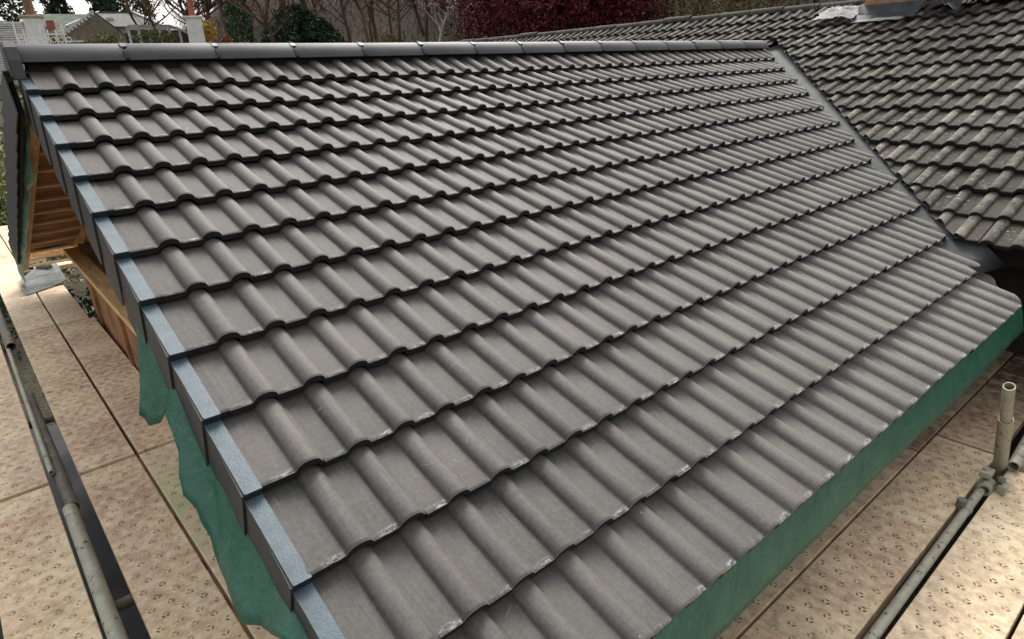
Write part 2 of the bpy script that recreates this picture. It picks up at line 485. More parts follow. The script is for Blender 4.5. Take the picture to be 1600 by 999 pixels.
def tile_field(u0, u1, k0, k1, to_world, jit, seed, step=0.041, wear=(0, 1), cols=24, first_gap=0.0):
    """courses k0..k1 of double-roll tiles; to_world(u, v, n) places them"""
    r = random.Random(seed)
    V, F, UV, TI, HI, SM = [], [], [], [], [], []
    xs = []
    a = 0.0
    # denser samples over the rolls
    base = [0.0, 0.03, 0.0640, 0.0666, 0.0685, 0.0703, 0.0712, 0.0735, 0.0775, 0.083, 0.090, 0.0975, 0.105, 0.1125, 0.120, 0.127, 0.1325, 0.1365, 0.1388, 0.1397, 0.1415, 0.1434, 0.146]
    prof = base + [b_ + 0.15 for b_ in base] + [0.2995]
    i0, i1 = math.floor((u0 - 0.3) / 0.3), math.ceil((u1 + 0.3) / 0.3)
    for k in range(k0, k1 + 1):
        off = 0.045 + (0.15 if k % 2 else 0.0)
        for i in range(i0, i1 + 1):
            ub = off + i * 0.3
            if ub > u1 or ub + 0.3 < u0: continue
            tint = r.random()
            dn, dv, tw = r.gauss(0, jit), r.gauss(0, jit * 1.6), r.gauss(0, jit * 0.8)
            vf = -k * G + dv
            vh = -(k - 1) * G + 0.025
            st_ = step if k > 1 else step * 0.08
            rows = [(vh, -st_ * (vh - vf) / G, 0.0), ((vh + vf) / 2, -st_ * ((vh - vf) / 2) / G, 0.5),
                    (vf + 0.010, -0.0008, 0.962), (vf + 0.0030, -0.0012, 0.985), (vf, -0.0036, 1.0)]
            def pt(x, v, n_, extra=0.0):
                lx = x / 0.3
                return to_world(ub + x, v, n_ + roll(ub + x - 0.0) * (1 + extra) + dn + tw * (lx - 0.5) + 0.0028 * lx)
            # top
            s0 = len(V)
            for v, n_, t_ in rows:
                for x in prof:
                    V.append(pt(x, v, n_)); UV.append(((ub + x) / P2, k * 1.0 + t_ - 1e-4 + 1.0 * 0)); TI.append(tint); HI.append(roll(ub + x) / ROLL_H)
            W = len(prof)
            for j in range(len(rows) - 1):
                for c in range(W - 1):
                    F.append((s0 + j * W + c, s0 + (j + 1) * W + c, s0 + (j + 1) * W + c + 1, s0 + j * W + c + 1)); SM.append(True)
            # nose: undercut front and the underside going back
            s1 = len(V)
            for v, n_ in ((vf, -0.0038), (vf + 0.0008, -0.0275), (vf + 0.006, -0.0290), (vf + 0.09, -0.0290 - step * 0.09 / G)):
                for x in prof:
                    V.append(pt(x, v, n_)); UV.append(((ub + x) / P2, k + 0.5)); TI.append(tint); HI.append(-1.0)  # negative rise marks the faces that get painted shade
            for j in range(3):
                for c in range(W - 1):
                    F.append((s1 + j * W + c, s1 + (j + 1) * W + c, s1 + (j + 1) * W + c + 1, s1 + j * W + c + 1)); SM.append(False)
            # right-hand side edge
            s2 = len(V)
            for v, n_ in ((vh, rows[0][1]), (vf, -0.003)):
                for d_ in (0, -0.008):
                    V.append(pt(0.2995, v, n_ + d_)); UV.append(((ub + 0.3) / P2, k + 0.5)); TI.append(tint); HI.append(0.0)
            F.append((s2, s2 + 2, s2 + 3, s2 + 1)); SM.append(False)
    me = bpy.data.meshes.new('tiles')
    me.from_pydata(V, [], F)
    me.polygons.foreach_set('use_smooth', SM)
    uvl = me.uv_layers.new(name='UVMap')
    for li, l in enumerate(me.loops):
        a_, b_ = UV[l.vertex_index]
        uvl.data[li].uv = (a_, b_)
    at = me.attributes.new('tint', 'FLOAT', 'POINT'); at.data.foreach_set('value', TI)
    ah = me.attributes.new('rise', 'FLOAT', 'POINT'); ah.data.foreach_set('value', HI)
    return me

def clip(me, planes):
    bm = bmesh.new(); bm.from_mesh(me)
    for co, no in planes:
        bmesh.ops.bisect_plane(bm, geom=bm.verts[:] + bm.edges[:] + bm.faces[:], plane_co=co, plane_no=no, clear_outer=True)
    bm.to_mesh(me); bm.free()

# ------------------------------------------------------------------ ground
def terr(x, y):
    dx, dy = x - CAM[0], y - CAM[1]
    r = math.hypot(dx, dy)
    az = math.degrees(math.atan2(dx, dy))
    def sm(a, b, t):
        t = max(0.0, min(1.0, (t - a) / (b - a))); return t * t * (3 - 2 * t)
    h = sm(16, 38, r) * 3.6                      # gentle rise to the neighbours' gardens
    h += max(0.0, min(r, 82) - 40) * 0.062
    wood = sm(14.5, 20, az) * (1 - sm(115, 150, az))
    h += wood * max(0.0, r - 48) * 0.20 * (1 - 0.35 * sm(90, 200, r))
    h += 0.35 * noise.noise(Vector((x * 0.06, y * 0.06, 0))) * sm(10, 30, r)
    return -3.9 + h

def build_ground():
    bm = bmesh.new()
    rs = [0, 2, 4, 7, 10, 14, 18, 22, 26, 30, 34, 38, 42, 46, 52, 58, 66, 76, 90, 110, 140, 180, 240, 400, 700, 1200]
    NA = 96
    rings = []
    for r_ in rs[1:]:
        rings.append([bm.verts.new((CAM[0] + r_ * math.sin(2 * math.pi * k / NA), CAM[1] + r_ * math.cos(2 * math.pi * k / NA),
                                    terr(CAM[0] + r_ * math.sin(2 * math.pi * k / NA), CAM[1] + r_ * math.cos(2 * math.pi * k / NA)))) for k in range(NA)])
    c = bm.verts.new((CAM[0], CAM[1], -3.9))
    for k in range(NA):
        bm.faces.new((c, rings[0][(k + 1) % NA], rings[0][k]))
    for a_, b_ in zip(rings, rings[1:]):
        for k in range(NA):
            bm.faces.new((a_[k], a_[(k + 1) % NA], b_[(k + 1) % NA], b_[k]))
    m_, nt, b = nodes_of('garden_and_woodland_ground')
    h = NT(nt); p = h.pos()
    n1 = h.ramp(h.noise(p, 0.25, 6, 0.7), 0.35, 0.65)
    far = h.ramp(h.n('ShaderNodeCameraData').outputs['View Distance'], 1e9, 2e9)
    c_ = h.mix(n1, (0.040, 0.042, 0.018), (0.070, 0.048, 0.030))
    n2 = h.ramp(h.noise(p, 1.7, 6, 0.75), 0.4, 0.65)
    c_ = h.mix(n2, c_, (0.060, 0.043, 0.028))
    h.link(c_, b.inputs['Base Color'])
    b.inputs['Roughness'].default_value = 0.95
    h.link(h.bump(h.noise(p, 1.5, 6, 0.75), 1.0, 0.4), b.inputs['Normal'])
    nt.nodes.remove(far.node)
    for n_ in list(nt.nodes):
        if n_.type == 'CAMERA': nt.nodes.remove(n_)
    o = mesh_obj('ground', finish(bm, True), m_)
    tag(o, 'garden ground rising to a brown wooded hillside', None, kind='structure')

    b2 = B(); b2.box((-3.2, -6.5, -3.92), (0.03, 4.6, -3.86))
    o = mesh_obj('patio', b2.done(), M['patio']); tag(o, 'grey slab paving below the scaffold', None, kind='structure')
build_ground()

# ------------------------------------------------------------------ the new roof
def W_front(u, v, n): return (u, v * CS - n * SN, v * SN + n * CS)
SHB = -0.036
def W_back(u, v, n):
    y = -v * CS + n * SN
    return (u + SHB * y, y, v * SN + n * CS)

EXT = thing('house_extension', 'new dark grey tiled roof over an open timber gable, with blue grey verge caps', 'roof', (-0.2, 0, -3.9))
NC = 13
me = tile_field(-0.14, 7.0, 1, NC, W_front, 0.0011, 3)
VN = Vector((3.266, -3.02, 0)).normalized()
clip(me, [(Vector((-0.135, 0, 0)), Vector((-1, 0, 0))), (Vector((6.74, -0.164, 0)), VN)])
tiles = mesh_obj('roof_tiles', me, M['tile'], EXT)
me = tile_field(-0.14, 7.0, 1, NC, W_back, 0.0007, 4)
clip(me, [(Vector((-0.135, 0, 0)), Vector((-1, SHB, 0))), (Vector((6.74, 0.164, 0)), Vector((3.266, 3.02, 0)).normalized())])
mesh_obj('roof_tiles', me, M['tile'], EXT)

def slope_quad(W, pts, n0, n1):
    """solid panel with plan outline pts (u, v) between two depths"""
    bm = bmesh.new()
    lo = [bm.verts.new(W(u, v, n0)) for u, v in pts]
    hi = [bm.verts.new(W(u, v, n1)) for u, v in pts]
    bm.faces.new(lo); bm.faces.new(hi)
    k = len(pts)
    for i in range(k):
        bm.faces.new((lo[i], lo[(i + 1) % k], hi[(i + 1) % k], hi[i]))
    return bm
EV = -NC * G
mesh_obj('roof_underlay', finish(slope_quad(W_front, [(-0.12, -0.02), (6.7, -0.02), (3.55, EV + 0.05), (-0.12, EV + 0.05)], -0.072, -0.055)), M['void'], EXT)
mesh_obj('roof_sheathing', finish(slope_quad(W_back, [(-0.115, -0.02), (6.7, -0.02), (3.55, EV - 0.2), (-0.115, EV - 0.2)], -0.075, -0.055)), M['sheath'], EXT)

# battens seen from below through the open gable
for i in range(12):
    v = -(1.30 + 0.335 * (i - 2)) / CS + 0.02
    if v > -0.3: continue
    b = B()
    vs = b.box((0, 0, 0), (1, 1, 1), 0)
    for vv in vs:
        a_, b_, c_ = vv.co
        vv.co = W_back(-0.10 + a_ * 1.9, v + (b_ - 0.5) * 0.042, -0.078 - c_ * 0.022)
    mesh_obj('batten', b.done(), M['timber_x'], EXT)
# gable rafters
b = B(); b.beam(W_back(-0.135, -0.10, -0.13), W_back(-0.150, -4.38, -0.13), 0.055, 0.10)
mesh_obj('rafter', b.done(), M['timber'], EXT)
b = B(); b.beam(W_front(-0.03, -0.10, -0.125), W_front(-0.03, EV + 0.1, -0.125), 0.045, 0.10)
mesh_obj('rafter', b.done(), M['timber'], EXT)
b = B(); b.beam((-0.25, 4.03, -1.70), (2.2, 4.00, -1.66), 0.05, 0.11)
mesh_obj('eaves_timber', b.done(), M['timber'], EXT)
b = B(); b.beam((-0.17, 3.70, -1.565), (0.10, 3.68, -1.555), 0.26, 0.03)
mesh_obj('insulation_panel', b.done(), plain('grey_green_insulation', (0.20, 0.21, 0.15), 0.8), EXT)
b = B(); b.beam((-0.165, 3.56, -1.585), (0.09, 3.54, -1.575), 0.02, 0.02)
mesh_obj('panel_edge', b.done(), M['white_paint'], EXT)
# truss web and void behind
b = B(); b.beam((0.17, 3.6, -1.66), (0.25, 2.75, -1.16), 0.05, 0.20)
mesh_obj('truss_web', b.done(), M['timber'], EXT)
b = B(); b.box((0.75, -2.9, -1.62), (0.80, 3.0, -0.30))
bm = b.bm
for v in bm.verts:
    if v.co.z > -1: v.co.z = -0.12 - abs(v.co.y) * TN
mesh_obj('inner_partition', b.done(), M['sheath'], EXT)
# gable wall below: top plate and brown sheathing
b = B(); b.beam((0.10, 3.42, -1.60), (0.155, -3.25, -1.60), 0.125, 0.045)
mesh_obj('wall_plate', b.done(), M['timber'], EXT)
b = B(); b.box((0.075, -3.22, -3.9), (0.13, 2.6, -1.63))
mesh_obj('gable_sheathing', b.done(), M['sheath'], EXT)
for y0_, y1_ in ((-3.20, -3.12), (3.05, 3.13)):
    b = B(); b.box((0.14, y0_, -3.9), (3.6, y1_, -1.50)); mesh_obj('wall', b.done(), M['brick'], EXT)
for y in (2.1, 0.9, -0.4, -1.6):
    b = B(); b.box((0.052, y, -3.9), (0.072, y + 0.045, -1.64)); mesh_obj('wall_batten', b.done(), M['sheath'], EXT)

# ridge tiles
def ridge_run(parent, n, x0, L, axis, zc, mat, clipm, rad=0.122, rough=0.0, seed=1, amax=80):
    r = random.Random(seed)
    for i in range(n):
        bm = bmesh.new()
        a0 = R(amax); NS = 22
        xa, xb = x0 + i * L, x0 + (i + 1) * L - 0.013
        dz = r.gauss(0, 0.0018 + rough)
        loops = []
        for (x, rr) in ((xa, rad - 0.014), (xa, rad - 0.001), (xa + 0.004, rad), ((xa + xb) / 2, rad), (xb - 0.004, rad), (xb, rad - 0.001), (xb, rad - 0.014)):
            lp = []
            for k in range(NS + 1):
                a = -a0 + 2 * a0 * k / NS
                rr2 = rr * (1 + 0.05 * math.cos(2 * a) * 0.6)
                p = (x, rr2 * math.sin(a), zc + rr2 * math.cos(a) + dz)
                lp.append(bm.verts.new(p if axis == 'x' else (p[1], p[0], p[2])))
            loops.append(lp)
        for l0, l1 in zip(loops, loops[1:]):
            for k in range(NS):
                bm.faces.new((l0[k], l0[k + 1], l1[k + 1], l1[k]))
        for e in (0, NS):  # long bottom edges
            try: bm.faces.new([l[e] for l in loops])
            except ValueError: pass
        if axis != 'x':
            bmesh.ops.translate(bm, verts=bm.verts, vec=(OXR, 0, 0))
        me = finish(bm); smooth_by_angle(me, 40)
        o = mesh_obj('ridge_tile', me, mat, parent)
        if clipm and i > 0:
            bm = bmesh.new()
            # black union gasket with its clips showing in the joint
            for (aa, ab, w, rr) in ((-72, 72, 0.013, rad - 0.008), (-70, -44, 0.022, rad + 0.004), (-34, -16, 0.030, rad + 0.005), (-8, 8, 0.024, rad + 0.007)):
                K = 14
                rg = []
                for k in range(K + 1):
                    a = R(aa + (ab - aa) * k / K)
                    rr2 = rr * (1 + 0.03 * math.cos(2 * a))
                    rg.append([bm.verts.new((xa - 0.004 + s_ * w / 2 + 0.02 * abs(a) * 0, q_ * math.sin(a), zc + q_ * math.cos(a) + dz)) for s_, q_ in ((-1, rr2 - 0.012), (-1, rr2), (1, rr2), (1, rr2 - 0.012))])
                for g0, g1 in zip(rg, rg[1:]):
                    for j in range(4):
                        bm.faces.new((g0[j], g0[(j + 1) % 4], g1[(j + 1) % 4], g1[j]))
            mesh_obj('ridge_clip', finish(bm), clipm, o)
OXR = 0
ridge_run(EXT, 15, -0.150, 0.463, 'x', -0.018, M['ridge'], M['black'], rad=0.1145, amax=73)
# dark ventilated strip under the ridge
b = B(); b.box((-0.13, -0.06, -0.075), (6.75, 0.06, 0.03))
mesh_obj('ridge_vent_strip', b.done(), M['void'], EXT)
# block end cap of the ridge
bm = bmesh.new()
pr = [(-0.128, -0.06), (-0.118, 0.025), (-0.085, 0.085), (-0.035, 0.112), (0.035, 0.112), (0.085, 0.085), (0.118, 0.025), (0.128, -0.06), (0.0, -0.02)]
la = [bm.verts.new((-0.206, y, z)) for y, z in pr]; lb = [bm.verts.new((-0.152, y * 1.0, z)) for y, z in pr]
bm.faces.new(la[::-1]); bm.faces.new(lb)
for i in range(len(pr)): bm.faces.new((la[i], la[(i + 1) % len(pr)], lb[(i + 1) % len(pr)], lb[i]))
bmesh.ops.bevel(bm, geom=list(la[0].link_faces[0].edges) if False else [e for e in bm.edges if all(v in la for v in e.verts)], offset=0.006, segments=2, affect='EDGES')
mesh_obj('ridge_end_cap', finish(bm), M['ridge'], EXT)

# verge caps
def verge_cap(k, W, short=False):
    bm = bmesh.new()
    v0, v1 = -(k - 1) * G + 0.02, -k * G - 0.004
    if short: v0, v1 = -0.035, -0.085
    def bx(u0, u1, va, vb, na, nb, sl=0.0):
        vs = []
        for u in (u0, u1):
            for v, n_ in ((va, na[0]), (va, na[1]), (vb, nb[0]), (vb, nb[1])):
                vs.append(bm.verts.new(W(u, v, n_)))
        q = vs
        for f_ in ((0, 1, 3, 2), (4, 6, 7, 5), (0, 4, 5, 1), (2, 3, 7, 6), (1, 5, 7, 3), (0, 2, 6, 4)):
            bm.faces.new([q[i] for i in f_])
        return
    hd = -0.026 if not short else -0.006
    fr = 0.0045 if not short else 0.004
    bx(-0.176, -0.131, v0, v1, (hd - 0.005, hd), (fr - 0.005, fr))                 # top strip
    bx(-0.178, -0.1755, v0, v1, (hd - 0.004, hd + 0.0035), (fr - 0.004, fr + 0.0035))   # raised outer rim
    bx(-0.180, -0.130, v1 + 0.004, v1 + 0.008, (fr - 0.024, fr - 0.0055), (fr - 0.024, fr - 0.0055)) if False else None
    # front lip
    lipbm = bmesh.new()
    for u0_, u1_, vv, a_, b_ in ((-0.177, -0.1315, v1 + 0.001, fr - 0.032, fr - 0.0052),):
        vs = [lipbm.verts.new(W(u, v, n_)) for u in (u0_, u1_) for v in (vv, vv + 0.004) for n_ in (a_, b_)]
        for f_ in ((0, 1, 3, 2), (4, 6, 7, 5), (0, 4, 5, 1), (2, 3, 7, 6), (1, 5, 7, 3), (0, 2, 6, 4)):
            lipbm.faces.new([vs[i] for i in f_])
    sidebm = bmesh.new()
    # outer cheek with a rounded lower front corner
    dp = (0.265 if W is W_front else 0.235) if not short else 0.13
    out = []
    va, vb = (v0 - 0.0), v1 - 0.002
    if not short: va = -(k - 1) * G - 0.006
    else: va = 0.0
    top0 = hd * (va - vb) / G + fr - 0.002
    out.append((va, top0)); out.append((vb, fr - 0.002))
    rc = (0.065 if W is W_front else 0.008) if not short else 0.01
    for i in range(7):
        a = math.pi / 2 * i / 6
        out.append((vb + rc - rc * math.cos(a), -dp + fr + rc - rc * math.sin(a)))
    out.append((va, -dp + fr + ((top0 - fr) if W is W_front else 0)))
    ua, ub = -0.1845, -0.1785
    fl = lambda v: 0.007 * (v - vb) / (va - vb)
    A = [sidebm.verts.new(W(ua + fl(v), v, n_)) for i, (v, n_) in enumerate(out)]
    Bv = [sidebm.verts.new(W(ub + fl(v), v, n_)) for i, (v, n_) in enumerate(out)]
    sidebm.faces.new(A); sidebm.faces.new(Bv[::-1])
    for i in range(len(out)):
        sidebm.faces.new((A[i], A[(i + 1) % len(out)], Bv[(i + 1) % len(out)], Bv[i]))
    o = mesh_obj('verge_cap', finish(bm), M['verge'], EXT)
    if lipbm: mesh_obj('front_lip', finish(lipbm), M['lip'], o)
    mesh_obj('cheek', finish(sidebm), M['verge_side'], o)
for k in range(1, NC + 1):
    verge_cap(k, W_front); 
def W_backv(u, v, n): return W_back(u - 0.055, v, n)
for k in range(1, NC + 1): verge_cap(k, W_backv)
verge_cap(0, W_front, True)
b = B(); b.beam(W_back(-0.205, -0.05, -0.135), W_back(-0.212, EV - 0.05, -0.135), 0.02, 0.17)
mesh_obj('gap_shade_board', b.done(), M['void'], EXT)  # black board added to paint the gap behind the cheeks dark
b = B(); b.beam(W_front(-0.150, -0.05, -0.105), W_front(-0.150, EV + 0.02, -0.105), 0.022, 0.15)
mesh_obj('gap_shade_board', b.done(), M['void'], EXT)  # front twin, a black filler standing in for shade

# valley liner (folded sheet between the two roofs)
bm = bmesh.new()
rows_ = []
NV = 26
for i in range(NV + 1):
    t = i / NV
    x = 6.98 - t * 3.22
    y = x - 6.9
    px_, py_ = math.sqrt(.5), -math.sqrt(.5)       # across, towards the old roof
    prof_ = [(-0.30, None), (-0.17, None), (-0.10, None), (-0.02, None), (0.0, 0.010), (0.02, None), (0.09, None), (0.22, None)]
    row = []
    for s_, lift in prof_:
        X_, Y_ = x + px_ * s_, y + py_ * s_
        z = max(TN * Y_, TN * (X_ - 6.9)) - 0.040
        if lift: z += lift
        z += 0.004 * noise.noise(Vector((X_ * 9, Y_ * 9, 3))) + (0.006 if i in (9, 18) else 0)
        row.append(bm.verts.new((X_, Y_, z)))
    rows_.append(row)
for r0, r1 in zip(rows_, rows_[1:]):
    for k in range(len(r0) - 1):
        bm.faces.new((r0[k], r0[k + 1], r1[k + 1], r1[k]))
bmesh.ops.solidify(bm, geom=bm.faces[:], thickness=0.003)
mesh_obj('valley_liner', finish(bm, True), M['valley'], EXT)

# green membrane: strip hanging at the eaves
def sheet(name, grid, mat, parent, thick=0.0015, label=None, sub=1):
    bm = bmesh.new()
    vs = [[bm.verts.new(p) for p in row] for row in grid]
    for a_, b_ in zip(vs, vs[1:]):
        for k in range(len(a_) - 1):
            bm.faces.new((a_[k], a_[k + 1], b_[k + 1], b_[k]))
    bmesh.ops.recalc_face_normals(bm, faces=bm.faces)
    bmesh.ops.solidify(bm, geom=bm.faces[:], thickness=thick)
    me = bpy.data.meshes.new('sheet'); bm.to_mesh(me); bm.free()
    me.polygons.foreach_set('use_smooth', [True] * len(me.polygons))
    return mesh_obj(name, me, mat, parent)
grid = []
NX = 320
for j in range(9):
    t = j / 8
    row = []
    for i in range(NX + 1):
        x = -0.05 + 3.93 * i / NX
        wv = noise.noise(Vector((x * 1.5, t * 0.8, 5))) * 0.012 + abs(noise.noise(Vector((x * 9 + t * 5.0, t * 1.6, 9)))) * 0.022 * (1.25 - t)
        y = -3.395 - 0.062 * t + wv * t * 0.9
        z = -1.440 - 0.032 * t - (0.183 + 0.005 * math.sin(x * 2.3) - 0.02 * max(0, x - 3.0)) * max(0, t - 0.12)
        row.append((x, y, z))
    grid.append(row)
sheet('membrane_strip', grid, M['membrane'], EXT)
def lerp3(a, b_, t): return tuple(a[i] + (b_[i] - a[i]) * t for i in range(3))
def flap(top, hem, seed, nx=26, ny=12, amp=0.012, ease=1.6):
    """loose membrane between a top polyline and a hem polyline"""
    def along(pl, t):
        t *= len(pl) - 1
        i = min(int(t), len(pl) - 2)
        return lerp3(pl[i], pl[i + 1], t - i)
    grid = []
    for j in range(ny + 1):
        tj = j / ny
        row = []
        for i in range(nx + 1):
            a_, b_ = along(top, i / nx), along(hem, i / nx)
            p = lerp3(a_, b_, tj)
            w_ = noise.noise(Vector((p[1] * 7, tj * 1.5, seed))) * amp * 1.6 + noise.noise(Vector((p[1] * 20, tj * 3, seed + 3))) * amp * 0.5
            xx = a_[0] + (b_[0] - a_[0]) * tj ** ease
            row.append((xx - (0.02 * math.sin(tj * math.pi) if ease == 1 else 0) + w_ * tj, p[1], p[2]))
        grid.append(row)
    sheet('membrane_flap', grid, M['membrane'], EXT)
vz = lambda y, d: TN * y - d
flap([(-0.168, -1.60, vz(-1.60, .12)), (-0.165, -1.80, vz(-1.80, .10)), (-0.155, -1.93, vz(-1.93, .10)), (-0.155, -2.03, vz(-2.03, .10))],
     [(-0.262, -1.835, -1.165), (-0.255, -1.90, -1.185), (-0.227, -1.95, -1.163), (-0.180, -2.02, -1.06)], 2)
flap([(-0.155, -2.03, vz(-2.03, .10)), (-0.155, -2.30, vz(-2.30, .10)), (-0.155, -2.62, vz(-2.62, .10)), (-0.155, -3.05, vz(-3.05, .10))],
     [(-0.232, -2.10, -1.072), (-0.243, -2.30, -1.268), (-0.243, -2.50, -1.376), (-0.254, -2.72, -1.410), (-0.228, -2.82, -1.375), (-0.212, -2.93, -1.33), (-0.190, -3.05, -1.36)], 5, amp=0.02)
flap([(-0.150, -2.95, vz(-2.95, .12)), (-0.155, -3.40, vz(-3.40, .10))],
     [(-0.205, -2.86, -1.50), (-0.24, -3.0, -1.62), (-0.24, -3.38, -1.78)], 8)
# back verge membrane hanging outside the rafter
tp = [(-0.178 + SHB * y * 1.15, y, -TN * y - 0.10) for y in (0.2, 1.0, 2.0, 3.0, 3.9)]
hm = [(-0.172 + SHB * y * 1.15, y, -TN * y - d_) for y, d_ in ((0.25, 0.22), (0.7, 0.33), (1.1, 0.27), (1.6, 0.33), (2.1, 0.30), (2.6, 0.32), (3.2, 0.31), (3.9, 0.33))]
flap(tp, hm, 12, 40, 8, amp=0.012, ease=1)
# little corner of membrane inside
b = B(); b.poly([(0.02, 1.95, -0.86), (0.21, 2.05, -0.80), (0.24, 2.0, -1.03)])
bmesh.ops.solidify(b.bm, geom=b.bm.faces[:], thickness=0.002)
mesh_obj('membrane_corner', b.done(), M['membrane'], EXT)

VERGE_PAN = False
# ------------------------------------------------------------------ the old roof to the right
OX0, XR = 6.90, 8.0
ZR = TN * (XR - OX0)
OLD = thing('old_house', 'older house with weathered brown grey tiled roof meeting the new roof', 'house', (6.5, -2.0, -3.9))
def W_old(u, v, n): return (XR + v * CS - n * SN, u, ZR + v * SN + n * CS)
ON = Vector((-2.91, 3.02, 0)).normalized()
me = tile_field(-7.0, 0.3, 1, 15, W_old, 0.0034, 21, step=0.034)
clip(me, [(Vector((7.02, -0.11, 0)), ON)])
# the field stops on the far side of the valley point
clip(me, [(Vector((0, 0.02, 0)), Vector((0, 1, 0)))])
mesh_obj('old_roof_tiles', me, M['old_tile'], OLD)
me = tile_field(0.0, 11.0, 1, 15, W_old, 0.0022, 22, step=0.034)
clip(me, [(Vector((7.02, 0.11, 0)), Vector((-2.91, -3.02, 0)).normalized()), (Vector((0, 0.021, 0)), Vector((0, -1, 0)))])
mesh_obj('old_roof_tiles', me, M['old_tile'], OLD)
def W_old_back(u, v, n): return (XR - v * CS + n * SN, u, ZR + v * SN + n * CS)
me = tile_field(-7.0, 11.0, 1, 14, W_old_back, 0.002, 23, step=0.034)
mesh_obj('old_roof_tiles', me, M['old_tile'], OLD)
OXR = XR
ridge_run(OLD, 39, -7.0, 0.463, 'y', ZR - 0.03, M['old_tile'], None, rad=0.085, rough=0.006, seed=5)
b = B()
def plan(pts, dz):
    bm_ = b.bm
    lo = [bm_.verts.new((x, y, z + dz - 0.02)) for x, y, z in pts]; hi = [bm_.verts.new((x, y, z + dz)) for x, y, z in pts]
    bm_.faces.new(lo); bm_.faces.new(hi)
    for i in range(len(pts)): bm_.faces.new((lo[i], lo[(i + 1) % len(pts)], hi[(i + 1) % len(pts)], hi[i]))
zz = lambda x: TN * (x - OX0)
plan([(XR, -7, zz(XR)), (XR, 0, zz(XR)), (7.05, -0.12, zz(7.05)), (4.15, -2.95, zz(4.15)), (4.15, -7, zz(4.15))], -0.075)
plan([(XR, 11, zz(XR)), (XR, 0, zz(XR)), (7.05, 0.12, zz(7.05)), (4.15, 2.95, zz(4.15)), (4.15, 11, zz(4.15))], -0.075)
mesh_obj('old_roof_underlay', b.done(), M['void'], OLD)
b = B(); b.box((4.20, -7, -1.35), (4.23, -2.98, -1.19)); 
mesh_obj('fascia_board', b.done(), M['void'], OLD)
b = B(); b.box((4.23, -7, -1.36), (4.55, -2.9, -1.33))
mesh_obj('soffit', b.done(), M['void'], OLD)
b = B(); b.box((4.50, -6.9, -3.9), (11.6, -2.6, -1.36)); mesh_obj('wall', b.done(), plain('shadow_dark_wall', (0.022, 0.019, 0.016), 0.9, 0.3), OLD)  # shadow under the old eaves painted into the wall colour
b = B(); b.box((4.50, 3.2, -3.9), (11.6, 10.9, -1.36)); mesh_obj('wall', b.done(), M['brick'], OLD)

# things near the old ridge
CH = thing('brick_chimney', 'brown brick chimney with grey lead flashing on the old tiled roof', 'chimney', (7.75, -1.0, 0.3))
def zo(x): return TN * (x - OX0)
b = B()
zt = 1.35
for r_ in range(17):
    o_ = 0.0015 * (r_ % 2)
    b.box((7.60 - o_, -1.25, 0.18 + r_ * 0.075), (8.05, -0.74 + o_, 0.18 + r_ * 0.075 + 0.068), 0.004)
b.box((7.61, -1.24, 0.15), (8.04, -0.75, 1.42))
mesh_obj('stack', b.done(), M['terracotta_b'] if 'terracotta_b' in M else plain('orange_brown_brick', (0.34, 0.19, 0.10), 0.8, 0.25, 9), CH)
bm = bmesh.new()
NB = 26
rows_ = []
for j, (dz, xo) in enumerate(((0.12, 7.595), (0.035, 7.585), (0.055, 7.50), (0.030, 7.44))):
    row = []
    for i in range(NB + 1):
        y = -1.32 + 0.64 * i / NB
        w_ = 0.012 * noise.noise(Vector((y * 12, j, 2)))
        row.append(bm.verts.new((xo + w_, y, zo(xo) + dz + w_)))
    rows_.append(row)
for r0, r1 in zip(rows_, rows_[1:]):
    for k in range(NB): bm.faces.new((r0[k], r0[k + 1], r1[k + 1], r1[k]))
bmesh.ops.solidify(bm, geom=bm.faces[:], thickness=0.004)
mesh_obj('lead_flashing', finish(bm, True), plain('grey_lead', (0.10, 0.11, 0.12), 0.5, 0.3, 8), CH)

def crumple(name, label, cat, c, size, mat, seed, hgt=0.06):
    bm = bmesh.new()
    NXc, NYc = 18, 14
    g = []
    for i in range(NXc + 1):
        row = []
        for j in range(NYc + 1):
            u, v = i / NXc - .5, j / NYc - .5
            edge = 1 + 0.25 * noise.noise(Vector((u * 3, v * 3, seed)))
            x = c[0] + u * size[0] * edge; y = c[1] + v * size[1] * edge
            n_ = noise.noise(Vector((u * 5, v * 5, seed + 1))) * 0.6 + noise.noise(Vector((u * 11, v * 11, seed + 4))) * 0.4
            row.append(bm.verts.new((x, y, zo(x) + 0.045 + hgt * (0.5 + n_) * (1 - 1.2 * max(abs(u), abs(v))))))
        g.append(row)
    for a_, b_ in zip(g, g[1:]):
        for k in range(NYc): bm.faces.new((a_[k], a_[k + 1], b_[k + 1], b_[k]))
    bmesh.ops.solidify(bm, geom=bm.faces[:], thickness=0.003)
    o = mesh_obj(name, finish(bm, True), mat, origin=(c[0], c[1], zo(c[0])))
    return tag(o, label, cat)
crumple('plastic_sheet', 'crumpled white plastic sheet lying on the old roof beside the brick chimney', 'plastic sheet', (7.62, -0.46, 0), (0.30, 0.46, 0), M['lead'], 3, 0.09)
crumple('plastic_strip', 'narrow white plastic strip lying on the old tiles below the brick chimney', 'plastic sheet', (7.36, -1.00, 0), (0.06, 0.50, 0), M['lead'], 8, 0.03)
crumple('rubbish_sack', 'black plastic sack slumped on the old roof right of the chimney', 'sack', (7.62, -1.62, 0), (0.42, 0.42, 0), M['black'], 12, 0.30)
b = B(); b.box((7.62, -2.15, zo(7.62) + 0.05), (7.95, -1.88, zo(7.62) + 0.22), 0.01)
o = mesh_obj('metal_box', b.done(), M['offcut'], origin=(7.7, -2.1, zo(7.45)))
tag(o, 'pale grey metal box standing on the old roof beside the black sack', 'box')

